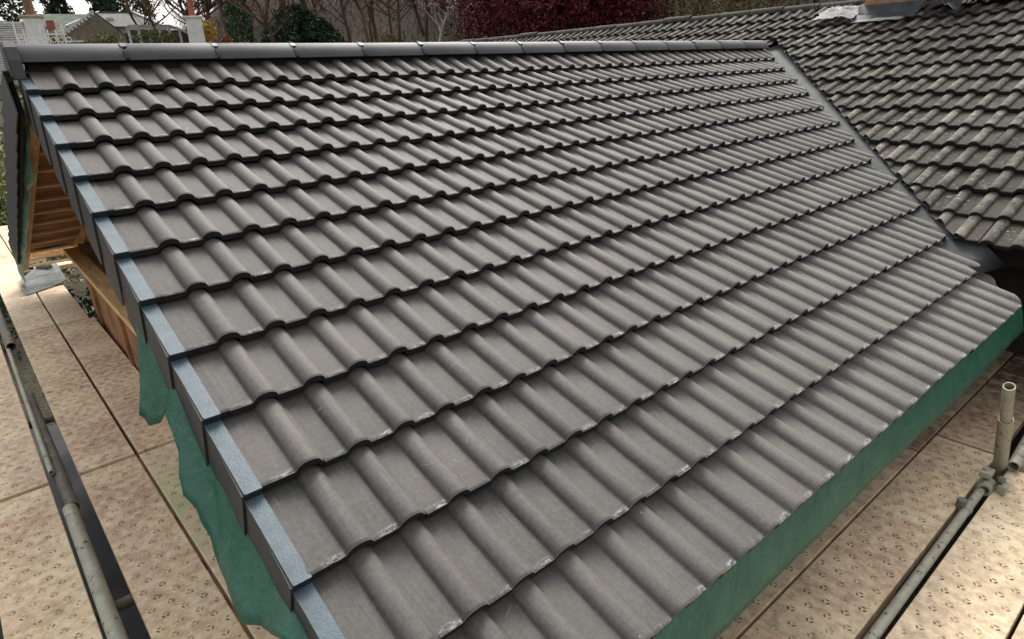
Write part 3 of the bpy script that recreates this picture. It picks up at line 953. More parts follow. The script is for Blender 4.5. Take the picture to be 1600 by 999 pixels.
# ------------------------------------------------------------------ scaffold
def board(x0, x1, y0, y1, z, label, along='y', rot=0.0, stain_and_shade=0.0, bend=0.0, moss=None):
    """one perforated plank with folded side flanges"""
    bm = bmesh.new()
    uvl = bm.loops.layers.uv.new('UVMap')
    st = bm.verts.layers.float.new('stain_and_shade')
    ms = bm.verts.layers.float.new('moss')
    w = (x1 - x0) if along == 'y' else (y1 - y0)
    L = (y1 - y0) if along == 'y' else (x1 - x0)
    NL = 14
    prof = [(0.003, -0.052), (0.0, -0.050), (0.0, -0.004), (0.0012, -0.0012), (0.004, 0.0), (w / 2, 0.0), (w - 0.004, 0.0), (w - 0.0012, -0.0012), (w, -0.004), (w, -0.050), (w - 0.003, -0.052)]
    rows = []
    for j in range(NL + 1):
        l = L * j / NL
        row = []
        for a, h_ in prof:
            sag = -bend * math.sin(math.pi * j / NL) + 0.0015 * noise.noise(Vector((l * 1.3, a * 9, z * 7 + x0)))
            if along == 'y': p = Vector((x0 + a, y0 + l, z + h_ + sag))
            else: p = Vector((x0 + l, y0 + a, z + h_ + sag))
            v = bm.verts.new(p)
            v[st] = stain_and_shade if not callable(stain_and_shade) else stain_and_shade(p)
            v[ms] = moss(p) if moss else 0.0
            row.append((v, a if h_ > -0.02 else a + 0.01, l))
        rows.append(row)
    def face(q):
        f_ = bm.faces.new([i[0] for i in q])
        for lp, it in zip(f_.loops, q): lp[uvl].uv = (it[1], it[2])
    for r0, r1 in zip(rows, rows[1:]):
        for k in range(len(prof) - 1):
            face((r0[k], r0[k + 1], r1[k + 1], r1[k]))
    face(rows[0][::-1]); face(rows[-1])
    bm.normal_update()
    me = bpy.data.meshes.new('plank')
    bmesh.ops.recalc_face_normals(bm, faces=bm.faces)
    bm.to_mesh(me); bm.free()
    cx, cy = ((x0 + x1) / 2, (y0 + y1) / 2)
    me.transform(Matrix.Translation((-cx, -cy, -z)))
    o = bpy.data.objects.new('scaffold_board', me); COL.objects.link(o)
    me.materials.append(M['board'])
    o.location = (cx, cy, z)
    if rot:
        # turn about the world origin so that neighbours stay parallel
        o.location = (cx * math.cos(rot) - cy * math.sin(rot), cx * math.sin(rot) + cy * math.cos(rot), z)
        o.rotation_euler = (0, 0, rot)
    return tag(o, label, 'scaffold board', 'perforated scaffold boards')
ZB = -2.0
RT = 0.021
board(-0.472, -0.207, -0.455, 2.335, ZB, 'tan scaffold board beside the round tube, with a dark slot near its far end', rot=RT)
board(-0.472, -0.207, -3.40, -0.490, ZB, 'tan scaffold board running down to the bottom edge beside the green membrane', rot=RT)
board(-0.472, -0.207, 2.350, 5.38, ZB, 'far scaffold board under the grey metal offcut', rot=RT)
board(-0.472, -0.207, 5.395, 8.2, ZB, 'farthest scaffold board left of the black back verge foot', rot=RT)
board(-0.190, 0.080, -0.455, 2.300, ZB, 'scaffold board next to the brown gable sheathing, its edge along the gap', rot=RT)
board(-0.192, 0.080, -3.40, -0.49, ZB, 'scaffold board with moss green staining beneath the hanging green membrane', rot=RT, moss=lambda p: max(0.0, 1 - abs(p.y + 1.15) / 0.6))
board(-0.192, 0.045, 2.330, 3.72, ZB, 'short scaffold board edging the leafy gap', rot=RT)
board(-0.192, 0.30, 4.55, 4.80, ZB + 0.03, 'pale scaffold board laid crosswise under the gable foot', along='x')
board(-0.192, 0.090, 5.3, 8.2, ZB, 'scaffold board behind the gable foot timber', rot=RT)
board(-0.880, -0.605, -0.435, 2.6, ZB, 'scaffold board left of the round tube, upper one of its row', rot=RT)
board(-0.880, -0.605, -3.40, -0.470, ZB, 'reddish scaffold board left of the round tube at the bottom left', rot=RT)
board(-0.880, -0.605, 2.62, 5.6, ZB, 'far scaffold board left of the dark tube', rot=RT)
board(-1.195, -0.925, -3.40, -0.6, ZB, 'scaffold board cut by the bottom left corner of the picture', rot=RT)
board(-1.195, -0.925, -0.58, 2.4, ZB, 'outermost scaffold board on the left side of the platform', rot=RT)
shade = lambda p: max(0.0, min(1.0, (p.x - 3.0) / 1.3)) * 0.9  # painted shade, deepening towards the valley
board(0.30, 2.80, -3.335, -3.07, ZB, 'narrow strip of scaffold board nearest the wall, under the eaves membrane', along='x', stain_and_shade=0.25)  # low value paints in the shade below the eaves
board(2.815, 5.6, -3.335, -3.07, ZB, 'stained scaffold board under the eaves by the valley', along='x', stain_and_shade=lambda p: 0.75)  # brown staining together with painted eaves shade
board(0.30, 3.035, -3.612, -3.345, ZB, 'clean orange tan scaffold board between the eaves and the horizontal tube', along='x')
board(3.055, 5.6, -3.612, -3.345, ZB, 'rust stained scaffold board behind the upright post', along='x', stain_and_shade=lambda p: 0.35 + shade(p))  # real orange staining plus the painted shade
board(0.30, 2.96, -3.955, -3.682, ZB, 'pale speckled scaffold board on the outer side of the horizontal tube', along='x')
board(0.30, 2.96, -4.238, -3.968, ZB, 'pale scaffold board in the bottom right corner of the picture', along='x')
board(3.06, 5.6, -3.955, -3.682, ZB - 0.02, 'scaffold board with dark flecks beyond the upright post', along='x', stain_and_shade=lambda p: 0.35)
board(3.06, 5.6, -4.238, -3.968, ZB - 0.02, 'outer scaffold board beyond the upright post', along='x', stain_and_shade=lambda p: 0.3)

def tube_thing(name, label, cat, p, q, mat, ro=0.027, group=None):
    c = [(p[i] + q[i]) / 2 for i in range(3)]
    b = B(); b.pipe(p, q, ro, ro - 0.005, 24)
    me = b.done(); smooth_by_angle(me, 40)
    return tag(mesh_obj(name, me, mat, origin=c), label, cat, group)
tube_thing('scaffold_tube', 'pale green grey tube lying between the boards at the bottom left', 'scaffold tube', (-0.545, -0.78, ZB - 0.005), (-0.500, -3.3, ZB - 0.005), M['galv'], 0.030)
tube_thing('scaffold_tube', 'thin pale tube running up the gap between the left boards', 'scaffold tube', (-0.572, -0.35, ZB + 0.0), (-0.618, 2.45, ZB + 0.0), M['galv'], 0.014)
tube_thing('scaffold_tube', 'dark weathered tube sunk in the gap between the left boards', 'scaffold tube', (-0.535, -0.70, ZB - 0.05), (-0.575, 0.95, ZB - 0.05), M['galv_dark'], 0.032)
tube_thing('scaffold_tube', 'dark tube at the left edge crossing the far boards', 'scaffold tube', (-0.585, 1.95, ZB + 0.02), (-0.67, 4.9, ZB + 0.02), M['galv_dark'], 0.034)
tube_thing('scaffold_tube', 'long pale tube lying along the right boards below the post', 'scaffold tube', (0.30, -3.655, ZB - 0.004), (2.70, -3.645, ZB - 0.004), M['galv'], 0.0185)
tube_thing('scaffold_tube', 'pale tube continuing past the upright post to the right', 'scaffold tube', (2.93, -3.70, ZB + 0.03), (5.2, -3.60, ZB + 0.03), M['galv'], 0.026)
for y, lb in ((-2.6, 'grey transom tube under the boards at the bottom edge of the picture'), (-1.55, 'grey transom tube crossing the dark gap beside the pale tube'), (0.55, 'grey transom tube crossing the gap beside the thin tube'), (3.1, 'transom tube under the boards by the leafy gap'), (5.0, 'farthest transom tube under the boards at the gable foot')):
    tube_thing('scaffold_transom', lb, 'scaffold tube', (-1.4, y, ZB - 0.085), (0.03, y + 0.02, ZB - 0.085), M['galv_dark'], 0.024, 'transoms under the left boards')
for x, lb in ((1.0, 'transom tube under the right boards near the bottom edge'), (3.0, 'transom tube under the right boards at the upright post'), (5.0, 'transom tube under the stained boards by the valley')):
    tube_thing('scaffold_transom', lb, 'scaffold tube', (x, -3.05, ZB - 0.085), (x, -4.5, ZB - 0.085), M['galv_dark'], 0.024, 'transoms under the right boards')
# upright post: lower sleeve and inner spigot tube
PT = thing('scaffold_post', 'upright scaffold post with an open spigot tube standing by the valley', 'scaffold post', (2.90, -3.655, ZB))
P0, P1, P2_ = Vector((2.932, -3.648, -1.97)), Vector((2.732, -3.655, -1.648)), Vector((2.606, -3.655, -1.438))
b = B(); b.pipe(P0 + (P0 - P1) * 0.5, P1, 0.0290, 0.0235, 28); me = b.done(); smooth_by_angle(me, 40)
mesh_obj('sleeve', me, M['galv'], PT)
b = B(); b.pipe(P1 + (P0 - P1) * 0.3, P2_, 0.0228, 0.018, 28); me = b.done(); smooth_by_angle(me, 40)
mesh_obj('spigot', me, M['galv'], PT)
# swivel coupler at the post foot
CP = thing('scaffold_coupler', 'chunky pale coupler clamping the long tube at the post foot', 'coupler', (2.72, -3.66, ZB))
b = B(); b.pipe((2.66, -3.658, ZB + 0.010), (2.74, -3.655, ZB + 0.010), 0.029, 0.0190, 20); me = b.done(); smooth_by_angle(me, 35)
mesh_obj('clamp_ring', me, M['galv'], CP)
b = B(); b.box((2.685, -3.73, ZB - 0.005), (2.75, -3.695, ZB + 0.045), 0.012); b.box((2.70, -3.665, ZB + 0.045), (2.77, -3.615, ZB + 0.075), 0.014)
mesh_obj('clamp_flap', b.done(), M['galv'], CP)
b = B(); b.tube([(2.715, -3.70, ZB + 0.0), (2.715, -3.70, ZB + 0.075)], 0.010, 8); b.tube([(2.715, -3.70, ZB + 0.055), (2.715, -3.70, ZB + 0.07)], 0.017, 6)
mesh_obj('bolt', b.done(), M['galv_dark'], CP)
CP = thing('scaffold_coupler', 'small round bolt head on the long tube short of the post', 'coupler', (2.45, -3.62, ZB))
b = B(); b.tube([(2.47, -3.622, ZB + 0.0), (2.47, -3.624, ZB + 0.040)], 0.020, 14); me = b.done(); smooth_by_angle(me)
mesh_obj('bolt', me, M['galv_dark'], CP)
b = B(); b.pipe((2.455, -3.644, ZB - 0.006), (2.485, -3.644, ZB - 0.006), 0.0235, 0.0190, 20); me = b.done(); smooth_by_angle(me)
mesh_obj('band', me, M['galv'], CP)

# metal offcut on the boards
b = B()
pts = [(-0.36, 3.55, ZB + 0.010), (-0.30, 4.35, ZB + 0.030), (-0.08, 4.85, ZB + 0.045), (0.02, 4.60, ZB + 0.05), (0.02, 3.85, ZB + 0.02), (-0.12, 3.70, ZB + 0.012)]
b.poly(pts)
b.poly([pts[0], pts[1], (-0.33, 4.30, ZB + 0.075), (-0.385, 3.62, ZB + 0.04)])
bmesh.ops.solidify(b.bm, geom=b.bm.faces[:], thickness=0.004)
tag(mesh_obj('metal_offcut', b.done(), M['offcut'], origin=(-0.15, 4.1, ZB)), 'bent grey metal offcut lying on the far boards at the gable foot', 'metal offcut')
b = B(); b.tube([(-0.16, 4.6, ZB + 0.06), (-0.06, 4.42, ZB + 0.06)], 0.03, 10); b.tube([(-0.12, 4.5, ZB + 0.02), (-0.12, 4.5, ZB + 0.13)], 0.014, 8)
tag(mesh_obj('scaffold_coupler', b.done(), M['galv_dark'], origin=(-0.1, 4.5, ZB)), 'rusty coupler under the gable foot beside the metal offcut', 'coupler')

# ------------------------------------------------------------------ vegetation
def leaf_mat(name, c1, c2, scale=1.2, rough=0.6):
    m_, nt, b = nodes_of(name)
    h = NT(nt)
    oi = h.n('ShaderNodeNewGeometry')
    f = h.math('ADD', h.math('MULTIPLY', oi.outputs['Random Per Island'], 0.6), h.math('MULTIPLY', h.ramp(h.noise(oi.outputs['Position'], scale, 3), 0.35, 0.65), 0.4))
    h.link(h.mix(f, c1, c2), b.inputs['Base Color'])
    b.inputs['Roughness'].default_value = rough
    b.inputs['Specular IOR Level'].default_value = 0.25
    return m_
L = {
 'conifer': leaf_mat('conifer_needles', (0.012, 0.030, 0.015), (0.030, 0.062, 0.026)),
 'green_conifer': leaf_mat('green_conifer_needles', (0.016, 0.045, 0.012), (0.045, 0.095, 0.028)),
 'copper': leaf_mat('copper_leaves', (0.040, 0.006, 0.008), (0.19, 0.026, 0.028)),
 'gold': leaf_mat('golden_leaves', (0.30, 0.17, 0.02), (0.50, 0.33, 0.06)),
 'orange': leaf_mat('rust_leaves', (0.26, 0.09, 0.04), (0.42, 0.18, 0.09)),
 'olive': leaf_mat('olive_leaves', (0.085, 0.075, 0.022), (0.20, 0.165, 0.06)),
 'brown': leaf_mat('dry_brown_leaves', (0.10, 0.058, 0.028), (0.22, 0.135, 0.07)),
 'shrub': leaf_mat('shrub_leaves', (0.06, 0.085, 0.022), (0.20, 0.21, 0.07)),
 'dark': leaf_mat('glossy_dark_leaves', (0.010, 0.030, 0.010), (0.045, 0.095, 0.030), rough=0.4),
 'hedge': leaf_mat('hedge_leaves', (0.10, 0.11, 0.02), (0.30, 0.28, 0.10)),
}
M['bark'] = plain('brown_bark', (0.105, 0.080, 0.060), 0.9, 0.3, 3, 0.6, 20, 0.02)
M['twig'] = plain('grey_brown_twigs', (0.135, 0.082, 0.044), 0.9, 0.3, 2, 0)
M['birch'] = plain('white_birch_bark', (0.62, 0.58, 0.50), 0.8, 0.2, 8, 0.3)

def leaves_mesh(points, size, r):
    V, F = [], []
    for p in points:
        a = Vector((r.gauss(0, 1), r.gauss(0, 1), r.gauss(0, 1))).normalized()
        b_ = a.cross(Vector((r.gauss(0, 1), r.gauss(0, 1), r.gauss(0, 1)))).normalized()
        s_ = size * r.uniform(0.6, 1.4)
        k = len(V)
        V += [p - a * s_, p + b_ * s_ * 0.45, p + a * s_, p - b_ * s_ * 0.45]
        F.append((k, k + 1, k + 2, k + 3))
    me = bpy.data.meshes.new('leaves'); me.from_pydata([tuple(v) for v in V], [], F)
    return me

def branches(r, H, spread, levels, trunk_r, sides=4, up=0.55, n0=9, split=(3, 5)):
    """recursive limbs; returns mesh and tips in local coordinates"""
    b = B(); tips = []
    def grow(p, d, Ln, rad, lv):
        seg = 3 if lv > 0 else 5
        pts, rads = [p.copy()], [rad]
        dd = d.copy(); q = p.copy()
        for i in range(seg):
            dd = (dd + Vector((r.gauss(0, .14), r.gauss(0, .14), r.gauss(0, .08) + (0.10 if lv else 0)))).normalized()
            q = q + dd * (Ln / seg)
            pts.append(q.copy()); rads.append(rad * (1 - 0.62 * (i + 1) / seg))
        b.tube(pts, rads, sides if lv < 2 else 3, cap=False)
        if lv >= levels:
            tips.extend(pts[1:]); return
        n = n0 if lv == 0 else r.randint(*split)
        for i in range(n):
            t = r.uniform(0.3, 1.0) if lv == 0 else r.uniform(0.2, 1.0)
            k = min(int(t * seg), seg - 1)
            base = pts[k].lerp(pts[k + 1], t * seg - k)
            a = r.uniform(0, 2 * math.pi)
            side = Vector((math.cos(a), math.sin(a), r.uniform(0.1, up)))
            nd = (dd * (0.55 if lv else 0.35) + side * spread).normalized()
            grow(base, nd, Ln * r.uniform(0.42, 0.66), rad * 0.42, lv + 1)
    grow(Vector((0, 0, 0)), Vector((r.gauss(0, .04), r.gauss(0, .04), 1)).normalized(), H, trunk_r, 0)
    return b.done(), tips

def place(o, az, r_, z=None, rot=0.0, s=1.0):
    x, y = CAM[0] + r_ * math.sin(R(az)), CAM[1] + r_ * math.cos(R(az))
    o.location = (x, y, terr(x, y) - 0.1 if z is None else z)
    o.rotation_euler = (0, 0, rot); o.scale = (s, s, s)
    return o

def tree(name, label, cat, az, r_, trunk_me, crown_me, bark, leaf, group=None, z=None, rot=0.0, s=1.0):
    t = thing(name, label, cat, (0, 0, 0), group)
    for nm, me, mt in (('trunk', trunk_me, bark), ('crown', crown_me, leaf)):
        if me is None: continue
        c = bpy.data.objects.new(nm, me); COL.objects.link(c); c.parent = t
        if not me.materials: me.materials.append(mt)
    return place(t, az, r_, z, rot, s)

# bare woodland trees, six patterns copied with turns and sizes
pats = []
for i in range(6):
    rr = random.Random(40 + i)
    me, tips = branches(rr, rr.uniform(7.5, 10), 0.85, 3, 0.16, n0=12, split=(4, 6))
    lv = [t + Vector((rr.gauss(0, .15), rr.gauss(0, .15), rr.gauss(0, .15))) for t in tips if rr.random() < (0.16 if i % 2 else 0.42)]
    pats.append((me, leaves_mesh(lv, 0.07, rr)))
looks = ['bare brown woodland tree on the slope behind the roof', 'bare woodland tree with a few tan leaves on the slope']
rr = random.Random(77)
spots = []
for i in range(150):
    az = rr.uniform(15.5, 66)
    r_ = rr.uniform(50, 88) if az > 20 else rr.uniform(62, 90)
    spots.append((az, r_))
spots += [(14.2, 62), (15.3, 66), (13.2, 70), (22, 46), (29, 47), (27.5, 52), (31.5, 50), (58, 44), (61, 46)]
for i, (az, r_) in enumerate(spots):
    k = i % 6
    t = tree('bare_tree', looks[0 if k % 2 else 1], 'tree', az, r_, pats[k][0], pats[k][1], M['twig'], L['brown' if k % 3 else 'olive'],
             'bare trees on the wooded slope' if k % 2 else 'thinly leafed trees on the wooded slope', rot=rr.uniform(0, 6.28), s=rr.uniform(0.8, 1.25))

# brushwood: the tangle of saplings and twigs covering the slope
V_, F_ = [], []
rb = random.Random(99)
for i in range(42000):
    az = rb.uniform(14.8, 68); r_ = 50 + 52 * rb.random() ** 0.8
    if az < 19: r_ = max(r_, 66)
    x, y = CAM[0] + r_ * math.sin(R(az)), CAM[1] + r_ * math.cos(R(az))
    z = terr(x, y) + 4.6 * rb.random() ** 1.3
    d = Vector((rb.gauss(0, .5), rb.gauss(0, .5), rb.gauss(0.7, .5))).normalized() * rb.uniform(0.25, 0.9)
    s_ = Vector((rb.gauss(0, 1), rb.gauss(0, 1), 0)).normalized() * rb.uniform(0.012, 0.035)
    p = Vector((x, y, z)); k = len(V_)
    V_ += [p - s_, p + s_, p + d + s_ * .3, p + d - s_ * .3]; F_.append((k, k + 1, k + 2, k + 3))
me = bpy.data.meshes.new('brush'); me.from_pydata([tuple(v) for v in V_], [], F_)
tag(mesh_obj('brushwood', me, leaf_mat('brushwood_twigs', (0.060, 0.034, 0.016), (0.24, 0.145, 0.068), 0.25)), 'brown tangle of brushwood and saplings covering the wooded slope', None, kind='stuff')

def conifer_mesh(r, H, W, n, size, power=1.0, lumps=0.25):
    pts = []
    for _ in range(n):
        t = r.random() ** 0.75
        z = H * t
        a = r.uniform(0, 2 * math.pi)
        prof_ = (1 - t) ** power * (0.35 + 0.65 * min(1, t * 6))
        lump = 1 + lumps * noise.noise(Vector((math.cos(a) * 2.2, math.sin(a) * 2.2, z * 1.4))) * 2
        rad = W / 2 * prof_ * lump * (0.45 + 0.55 * r.random() ** 0.4)
        pts.append(Vector((rad * math.cos(a), rad * math.sin(a), z + r.gauss(0, .08))))
    return leaves_mesh(pts, size, r)
def stick(H, rad, n=8):
    b = B(); b.tube([(0, 0, 0), (0.03, 0.02, H * .5), (0, 0, H)], [rad, rad * .7, rad * .2], n); return b.done()
rr = random.Random(5)
tree('conifer', 'narrow dark green conifer right of the terracotta potted chimney', 'tree', 19.35, 50, stick(6, .12), conifer_mesh(rr, 8.2, 2.3, 5200, 0.10, 0.55), M['bark'], L['green_conifer'], z=-0.6)
tree('conifer', 'broad dark green conifer rising over the middle of the ridge', 'tree', 23.6, 48, stick(4, .12), conifer_mesh(rr, 4.8, 5.4, 9000, 0.12, 0.55, 0.9), M['bark'], L['conifer'], z=-0.4)
tree('conifer', 'low dark conifer joined to the right of the broad one', 'tree', 25.4, 49, stick(3, .1), conifer_mesh(rr, 4.0, 3.8, 6500, 0.12, 0.5, 0.9), M['bark'], L['conifer'], z=-0.4)
tree('conifer', 'small dark green bush shaped conifer beside the narrow one', 'tree', 21.2, 50, stick(2, .1), conifer_mesh(rr, 3.1, 2.6, 2500, 0.10, 0.7, 0.4), M['bark'], L['conifer'], z=0.0)
for az, r_, H, W, lb in ((4.2, 92, 14, 9.5, 'dark evergreen at the top left corner behind the slate roof'), (7.8, 100, 13, 4.2, 'dark evergreen top between the two white sky patches'),
                         (12.0, 96, 14, 8.5, 'large dark evergreen behind the bungalow roof'), (10.6, 98, 12.5, 5, 'smaller dark evergreen left of the large one behind the bungalow')):
    tree('evergreen_tree', lb, 'tree', az, r_, stick(H * .8, .25), conifer_mesh(rr, H, W, 6000, 0.24, 0.55, 0.45), M['bark'], L['conifer'], z=1.0)

def blob_mesh(r, rx, rz, n, size, cz, lumps=0.5, f=1.0):
    pts = []
    for _ in range(n):
        d = Vector((r.gauss(0, 1), r.gauss(0, 1), r.gauss(0, 1))).normalized()
        k = 1 + lumps * noise.noise(d * 2.3 * f + Vector((cz, rx, 0)))
        q = r.random() ** 0.45
        c = noise.noise(d * 5 + Vector((q * 3, 0, 7)))
        if c < -0.22: continue
        pts.append(Vector((d.x * rx * k * q, d.y * rx * k * q, cz + d.z * rz * k * q)))
    return leaves_mesh(pts, size, r)
me, tips = branches(rr, 6, 1.0, 3, 0.22, n0=14, split=(4, 6))
lv = [t + Vector((rr.gauss(0, .35), rr.gauss(0, .35), rr.gauss(0, .3))) for t in tips for _ in range(3)]
cm = blob_mesh(rr, 5.8, 4.4, 60000, 0.11, 5.3, 0.6, 2.2)
tree('copper_tree', 'large dark red copper leafed tree behind the old roof ridge', 'tree', 43.6, 41, me, cm, M['bark'], L['copper'], z=-1.0)
cm = blob_mesh(rr, 3.2, 3.6, 22000, 0.11, 5.0, 0.5, 1.6)
tree('copper_tree', 'smaller copper leafed tree at the right flank of the large one', 'tree', 49.3, 44, me.copy(), cm, M['bark'], L['copper'], z=-1.4)
# birch
me, tips = branches(rr, 7.0, 0.6, 3, 0.13, n0=14, split=(3, 4))
cm = leaves_mesh([t + Vector((rr.gauss(0, .2), rr.gauss(0, .2), rr.gauss(0, .2))) for t in tips if t.z > 3.2 and rr.random() < .8], 0.075, rr)
tree('birch_tree', 'slim white stemmed birch with yellow leaves left of the copper tree', 'tree', 34.2, 52, me, cm, M['birch'], L['gold'], z=0.4)
# olive and autumn trees to the right
for az, r_, W, H, lf, lb in ((55.5, 42, 3.0, 3.2, 'olive', 'olive yellow tree right of the copper trees'), (60.0, 45, 3.4, 3.2, 'olive', 'dull olive tree above the old ridge left of the white sheet'),
                             (37.6, 50, 1.8, 2.2, 'brown', 'brown leafed tree between the birch and the copper tree'), (30.5, 50, 1.5, 1.3, 'olive', 'low golden olive shrub left of the birch')):
    me = stick(H, .1); cm = blob_mesh(rr, W, H, 6000, 0.085, H * 1.05, 0.6, 1.5)
    tree('leafy_tree', lb, 'tree', az, r_, me, cm, M['bark'], L[lf], z=0.0)
for az, r_, W, H, lf, z, lb in ((17.0, 46, .55, .62, 'gold', 2.55, 'golden yellow shrub right beside the white chimney with the red pot'), (18.2, 47, .38, .5, 'orange', 2.0, 'small rust coloured shrub right of the golden one'),
                                (7.0, 60, .85, .65, 'shrub', 2.9, 'yellow green shrub right of the cream capped chimney'), (10.4, 62, 1.0, .5, 'shrub', 3.15, 'yellow green shrub before the bungalow gable'),
                                (12.9, 62, 1.1, .55, 'shrub', 3.3, 'green shrub above the glazed porch'), (14.2, 61, .8, .5, 'olive', 3.1, 'olive shrub at the right end of the glazed porch'),
                                (9.2, 63, .7, .4, 'olive', 2.9, 'low olive shrub left of the white bargeboard')):
    base = terr(CAM[0] + r_ * math.sin(R(az)), CAM[1] + r_ * math.cos(R(az)))
    zc = z + H * .5 - base
    me = stick(zc, .05, 6); cm = blob_mesh(rr, W, H, 900, 0.09, zc, 0.5)
    tree('shrub', lb, 'shrub', az, r_, me, cm, M['bark'], L[lf], z=base)
# garden shrubs far below at the left edge and in the gap
for az, r_, W, H, lf, lb in ((2.0, 15, 1.2, 1.5, 'hedge', 'yellow green garden shrub at the left edge below the verge'), (4.0, 19, 1.3, 1.6, 'hedge', 'yellow green garden shrub behind the one at the left edge'),
                             (-1.5, 12.5, 1.0, 1.2, 'dark', 'dark green garden shrub below the left edge'), (5.0, 25, 1.8, 2.0, 'hedge', 'tall yellow green garden shrub furthest down the left edge')):
    me = stick(H, .05, 6); cm = blob_mesh(rr, W, H, 4500, 0.06, H, 0.5, 1.5)
    tree('shrub', lb, 'shrub', az, r_, me, cm, M['bark'], L[lf], z=-3.9)
for i, (x, y, W, H, lb) in enumerate(((-0.08, 2.7, 0.40, 0.55, 'dark leafy plant growing in the gap beside the gable wall'), (-0.05, 1.7, 0.34, 0.45, 'lower leafy plant nearer in the gap beside the gable wall'), (0.0, 3.9, 0.5, 0.6, 'leafy plant in the gap under the gable foot'))):
    t = thing('leafy_plant', lb, 'plant', (x, y, -3.86))
    for nm, me, mt in (('stem', stick(1.2, .02, 6), M['bark']), ('leaves', blob_mesh(rr, W, H, 2600, 0.035, 1.15, 0.5, 2), L['dark'])):
        c = bpy.data.objects.new(nm, me); COL.objects.link(c); c.parent = t; me.materials.append(mt)

# ------------------------------------------------------------------ neighbours
def frame(az, r_):
    """local frame: x to the right, y away from the viewer, z true height"""
    a = R(az)
    return Matrix(((math.cos(a), math.sin(a), 0, CAM[0] + r_ * math.sin(a)), (-math.sin(a), math.cos(a), 0, CAM[1] + r_ * math.cos(a)), (0, 0, 1, 0), (0, 0, 0, 1)))
def put(name, b, T, mat, parent):
    me = b.done(); me.transform(T)
    return mesh_obj(name, me, mat, parent)
def origin(T, z): return (T[0][3], T[1][3], z)

# slate roofed neighbour at the far left with its white chimney
T = frame(4.0, 37)
HS = thing('neighbour_house', 'neighbour house with a big dark slate roof at the left edge', 'house', origin(T, -2.0))
b = B(); b.box((-9, 0.2, -2.6), (0.85, 8, 0.35)); put('wall', b, T, M['cream'], HS)
b = B()
def gable_roof(b, x0, x1, y0, y1, ze, zr, th=0.12):
    ym = (y0 + y1) / 2
    for (ya, yb) in ((y0, ym), (y1, ym)):
        b.poly([(x0, ya, ze), (x1, ya, ze), (x1, yb, zr), (x0, yb, zr)])
        b.poly([(x0, ya, ze - th), (x1, ya, ze - th), (x1, yb, zr - th), (x0, yb, zr - th)])
        for x in (x0, x1): b.poly([(x, ya, ze), (x, yb, zr), (x, yb, zr - th), (x, ya, ze - th)])
        b.poly([(x0, ya, ze), (x1, ya, ze), (x1, ya, ze - th), (x0, ya, ze - th)])
gable_roof(b, -9.5, 1.15, -0.5, 8.5, 0.25, 3.05); put('roof', b, T, M['slate'], HS)
def course_lines(b, x0, x1, y0, ze, ym, zr, n):
    for i in range(1, n):
        t = i / n
        y, z = y0 + (ym - y0) * t, ze + (zr - ze) * t
        b.box((x0, y - 0.02, z - 0.01), (x1, y + 0.03, z + 0.008))
b = B(); course_lines(b, -9.5, 1.15, -0.5, 0.25, 4.0, 3.05, 26); put('slate_courses', b, T, M['slate'], HS)

def chimney(label, az, r_, zb, zt, w, pot, pot_h, pot_w, cap_mat, mat):
    T = frame(az, r_)
    c = thing('chimney', label, 'chimney', origin(T, zb))
    b = B()
    lo = [(-w / 2 * 1.08, -w / 2, zb), (w / 2 * 1.08, -w / 2, zb), (w / 2 * 1.08, w / 2, zb), (-w / 2 * 1.08, w / 2, zb)]
    hi = [(x * 0.86 / 1.0, y, zt) for x, y, _ in lo]
    vs = b.box((0, 0, 0), (1, 1, 1))
    for v, p in zip(vs, lo + hi): v.co = p
    put('stack', b, T, mat, c)
    b = B(); b.box((-w * .60, -w * .60, zt - 0.001), (w * .60, w * .60, zt + w * .10), 0.02); b.box((-w * .53, -w * .53, zt - w * .08), (w * .53, w * .53, zt - 0.002), 0.01)
    put('cap', b, T, cap_mat, c)
    b = B(); b.tube([(0, 0, zt + w * .1), (0, 0, zt + w * .1 + pot_h * .9), (0, 0, zt + w * .1 + pot_h)], [pot_w, pot_w * .82, pot_w * .95], 14)
    put('chimney_pot', b, T, pot, c)
chimney('white rendered chimney with a cream cap and a brown pot, at the top left', 6.2, 37.5, 0.5, 2.95, 0.74, M['brick'], 1.1, 0.20, M['cream'], M['white_paint'])
chimney('white chimney with a tall red pot over the ridge', 16.15, 44, -0.5, 3.45, 0.88, M['terracotta'], 2.0, 0.17, M['white_paint'], M['white_paint'])
T = frame(16.4, 43)
CO = thing('cottage', 'low white cottage under the chimney with the red pot, just over the ridge', 'house', origin(T, -0.5))
b = B(); b.box((-3, 0, -0.6), (2.4, 5, 0.9)); put('wall', b, T, M['white_paint'], CO)
b = B(); gable_roof(b, -3.3, 2.7, -0.4, 5.4, 0.8, 2.2); put('roof', b, T, M['slate'], CO)

# bungalow with hipped slate roof and white gable wing
T = frame(11.0, 75)
BU = thing('bungalow', 'pale bungalow with a hipped slate roof and white window frames', 'house', origin(T, 2.0))
ze, zr = 5.25, 6.55
b = B(); b.box((-3.4, 0, 1.6), (3.6, 8, ze)); put('wall', b, T, M['white_paint'], BU)
b = B()
q = [(-3.9, -0.5, ze), (4.0, -0.5, ze), (4.0, 8.5, ze), (-3.9, 8.5, ze), (-1.1, 4, zr + 0.25), (1.8, 4, zr + 0.25)]
for f_ in ((0, 1, 5, 4), (1, 2, 5), (2, 3, 4, 5), (3, 0, 4), (3, 2, 1, 0)): b.poly([q[i] for i in f_])
put('roof', b, T, M['slate'], BU)
b = B(); b.beam(Vector(q[1]) + Vector((0, -.05, .08)), Vector(q[5]) + Vector((0, -.05, .1)), 0.16, 0.12); b.beam(Vector(q[0]) + Vector((0, -.05, .08)), Vector(q[4]) + Vector((0, -.05, .1)), 0.14, 0.10)
put('hip_tiles', b, T, M['white_paint'], BU)
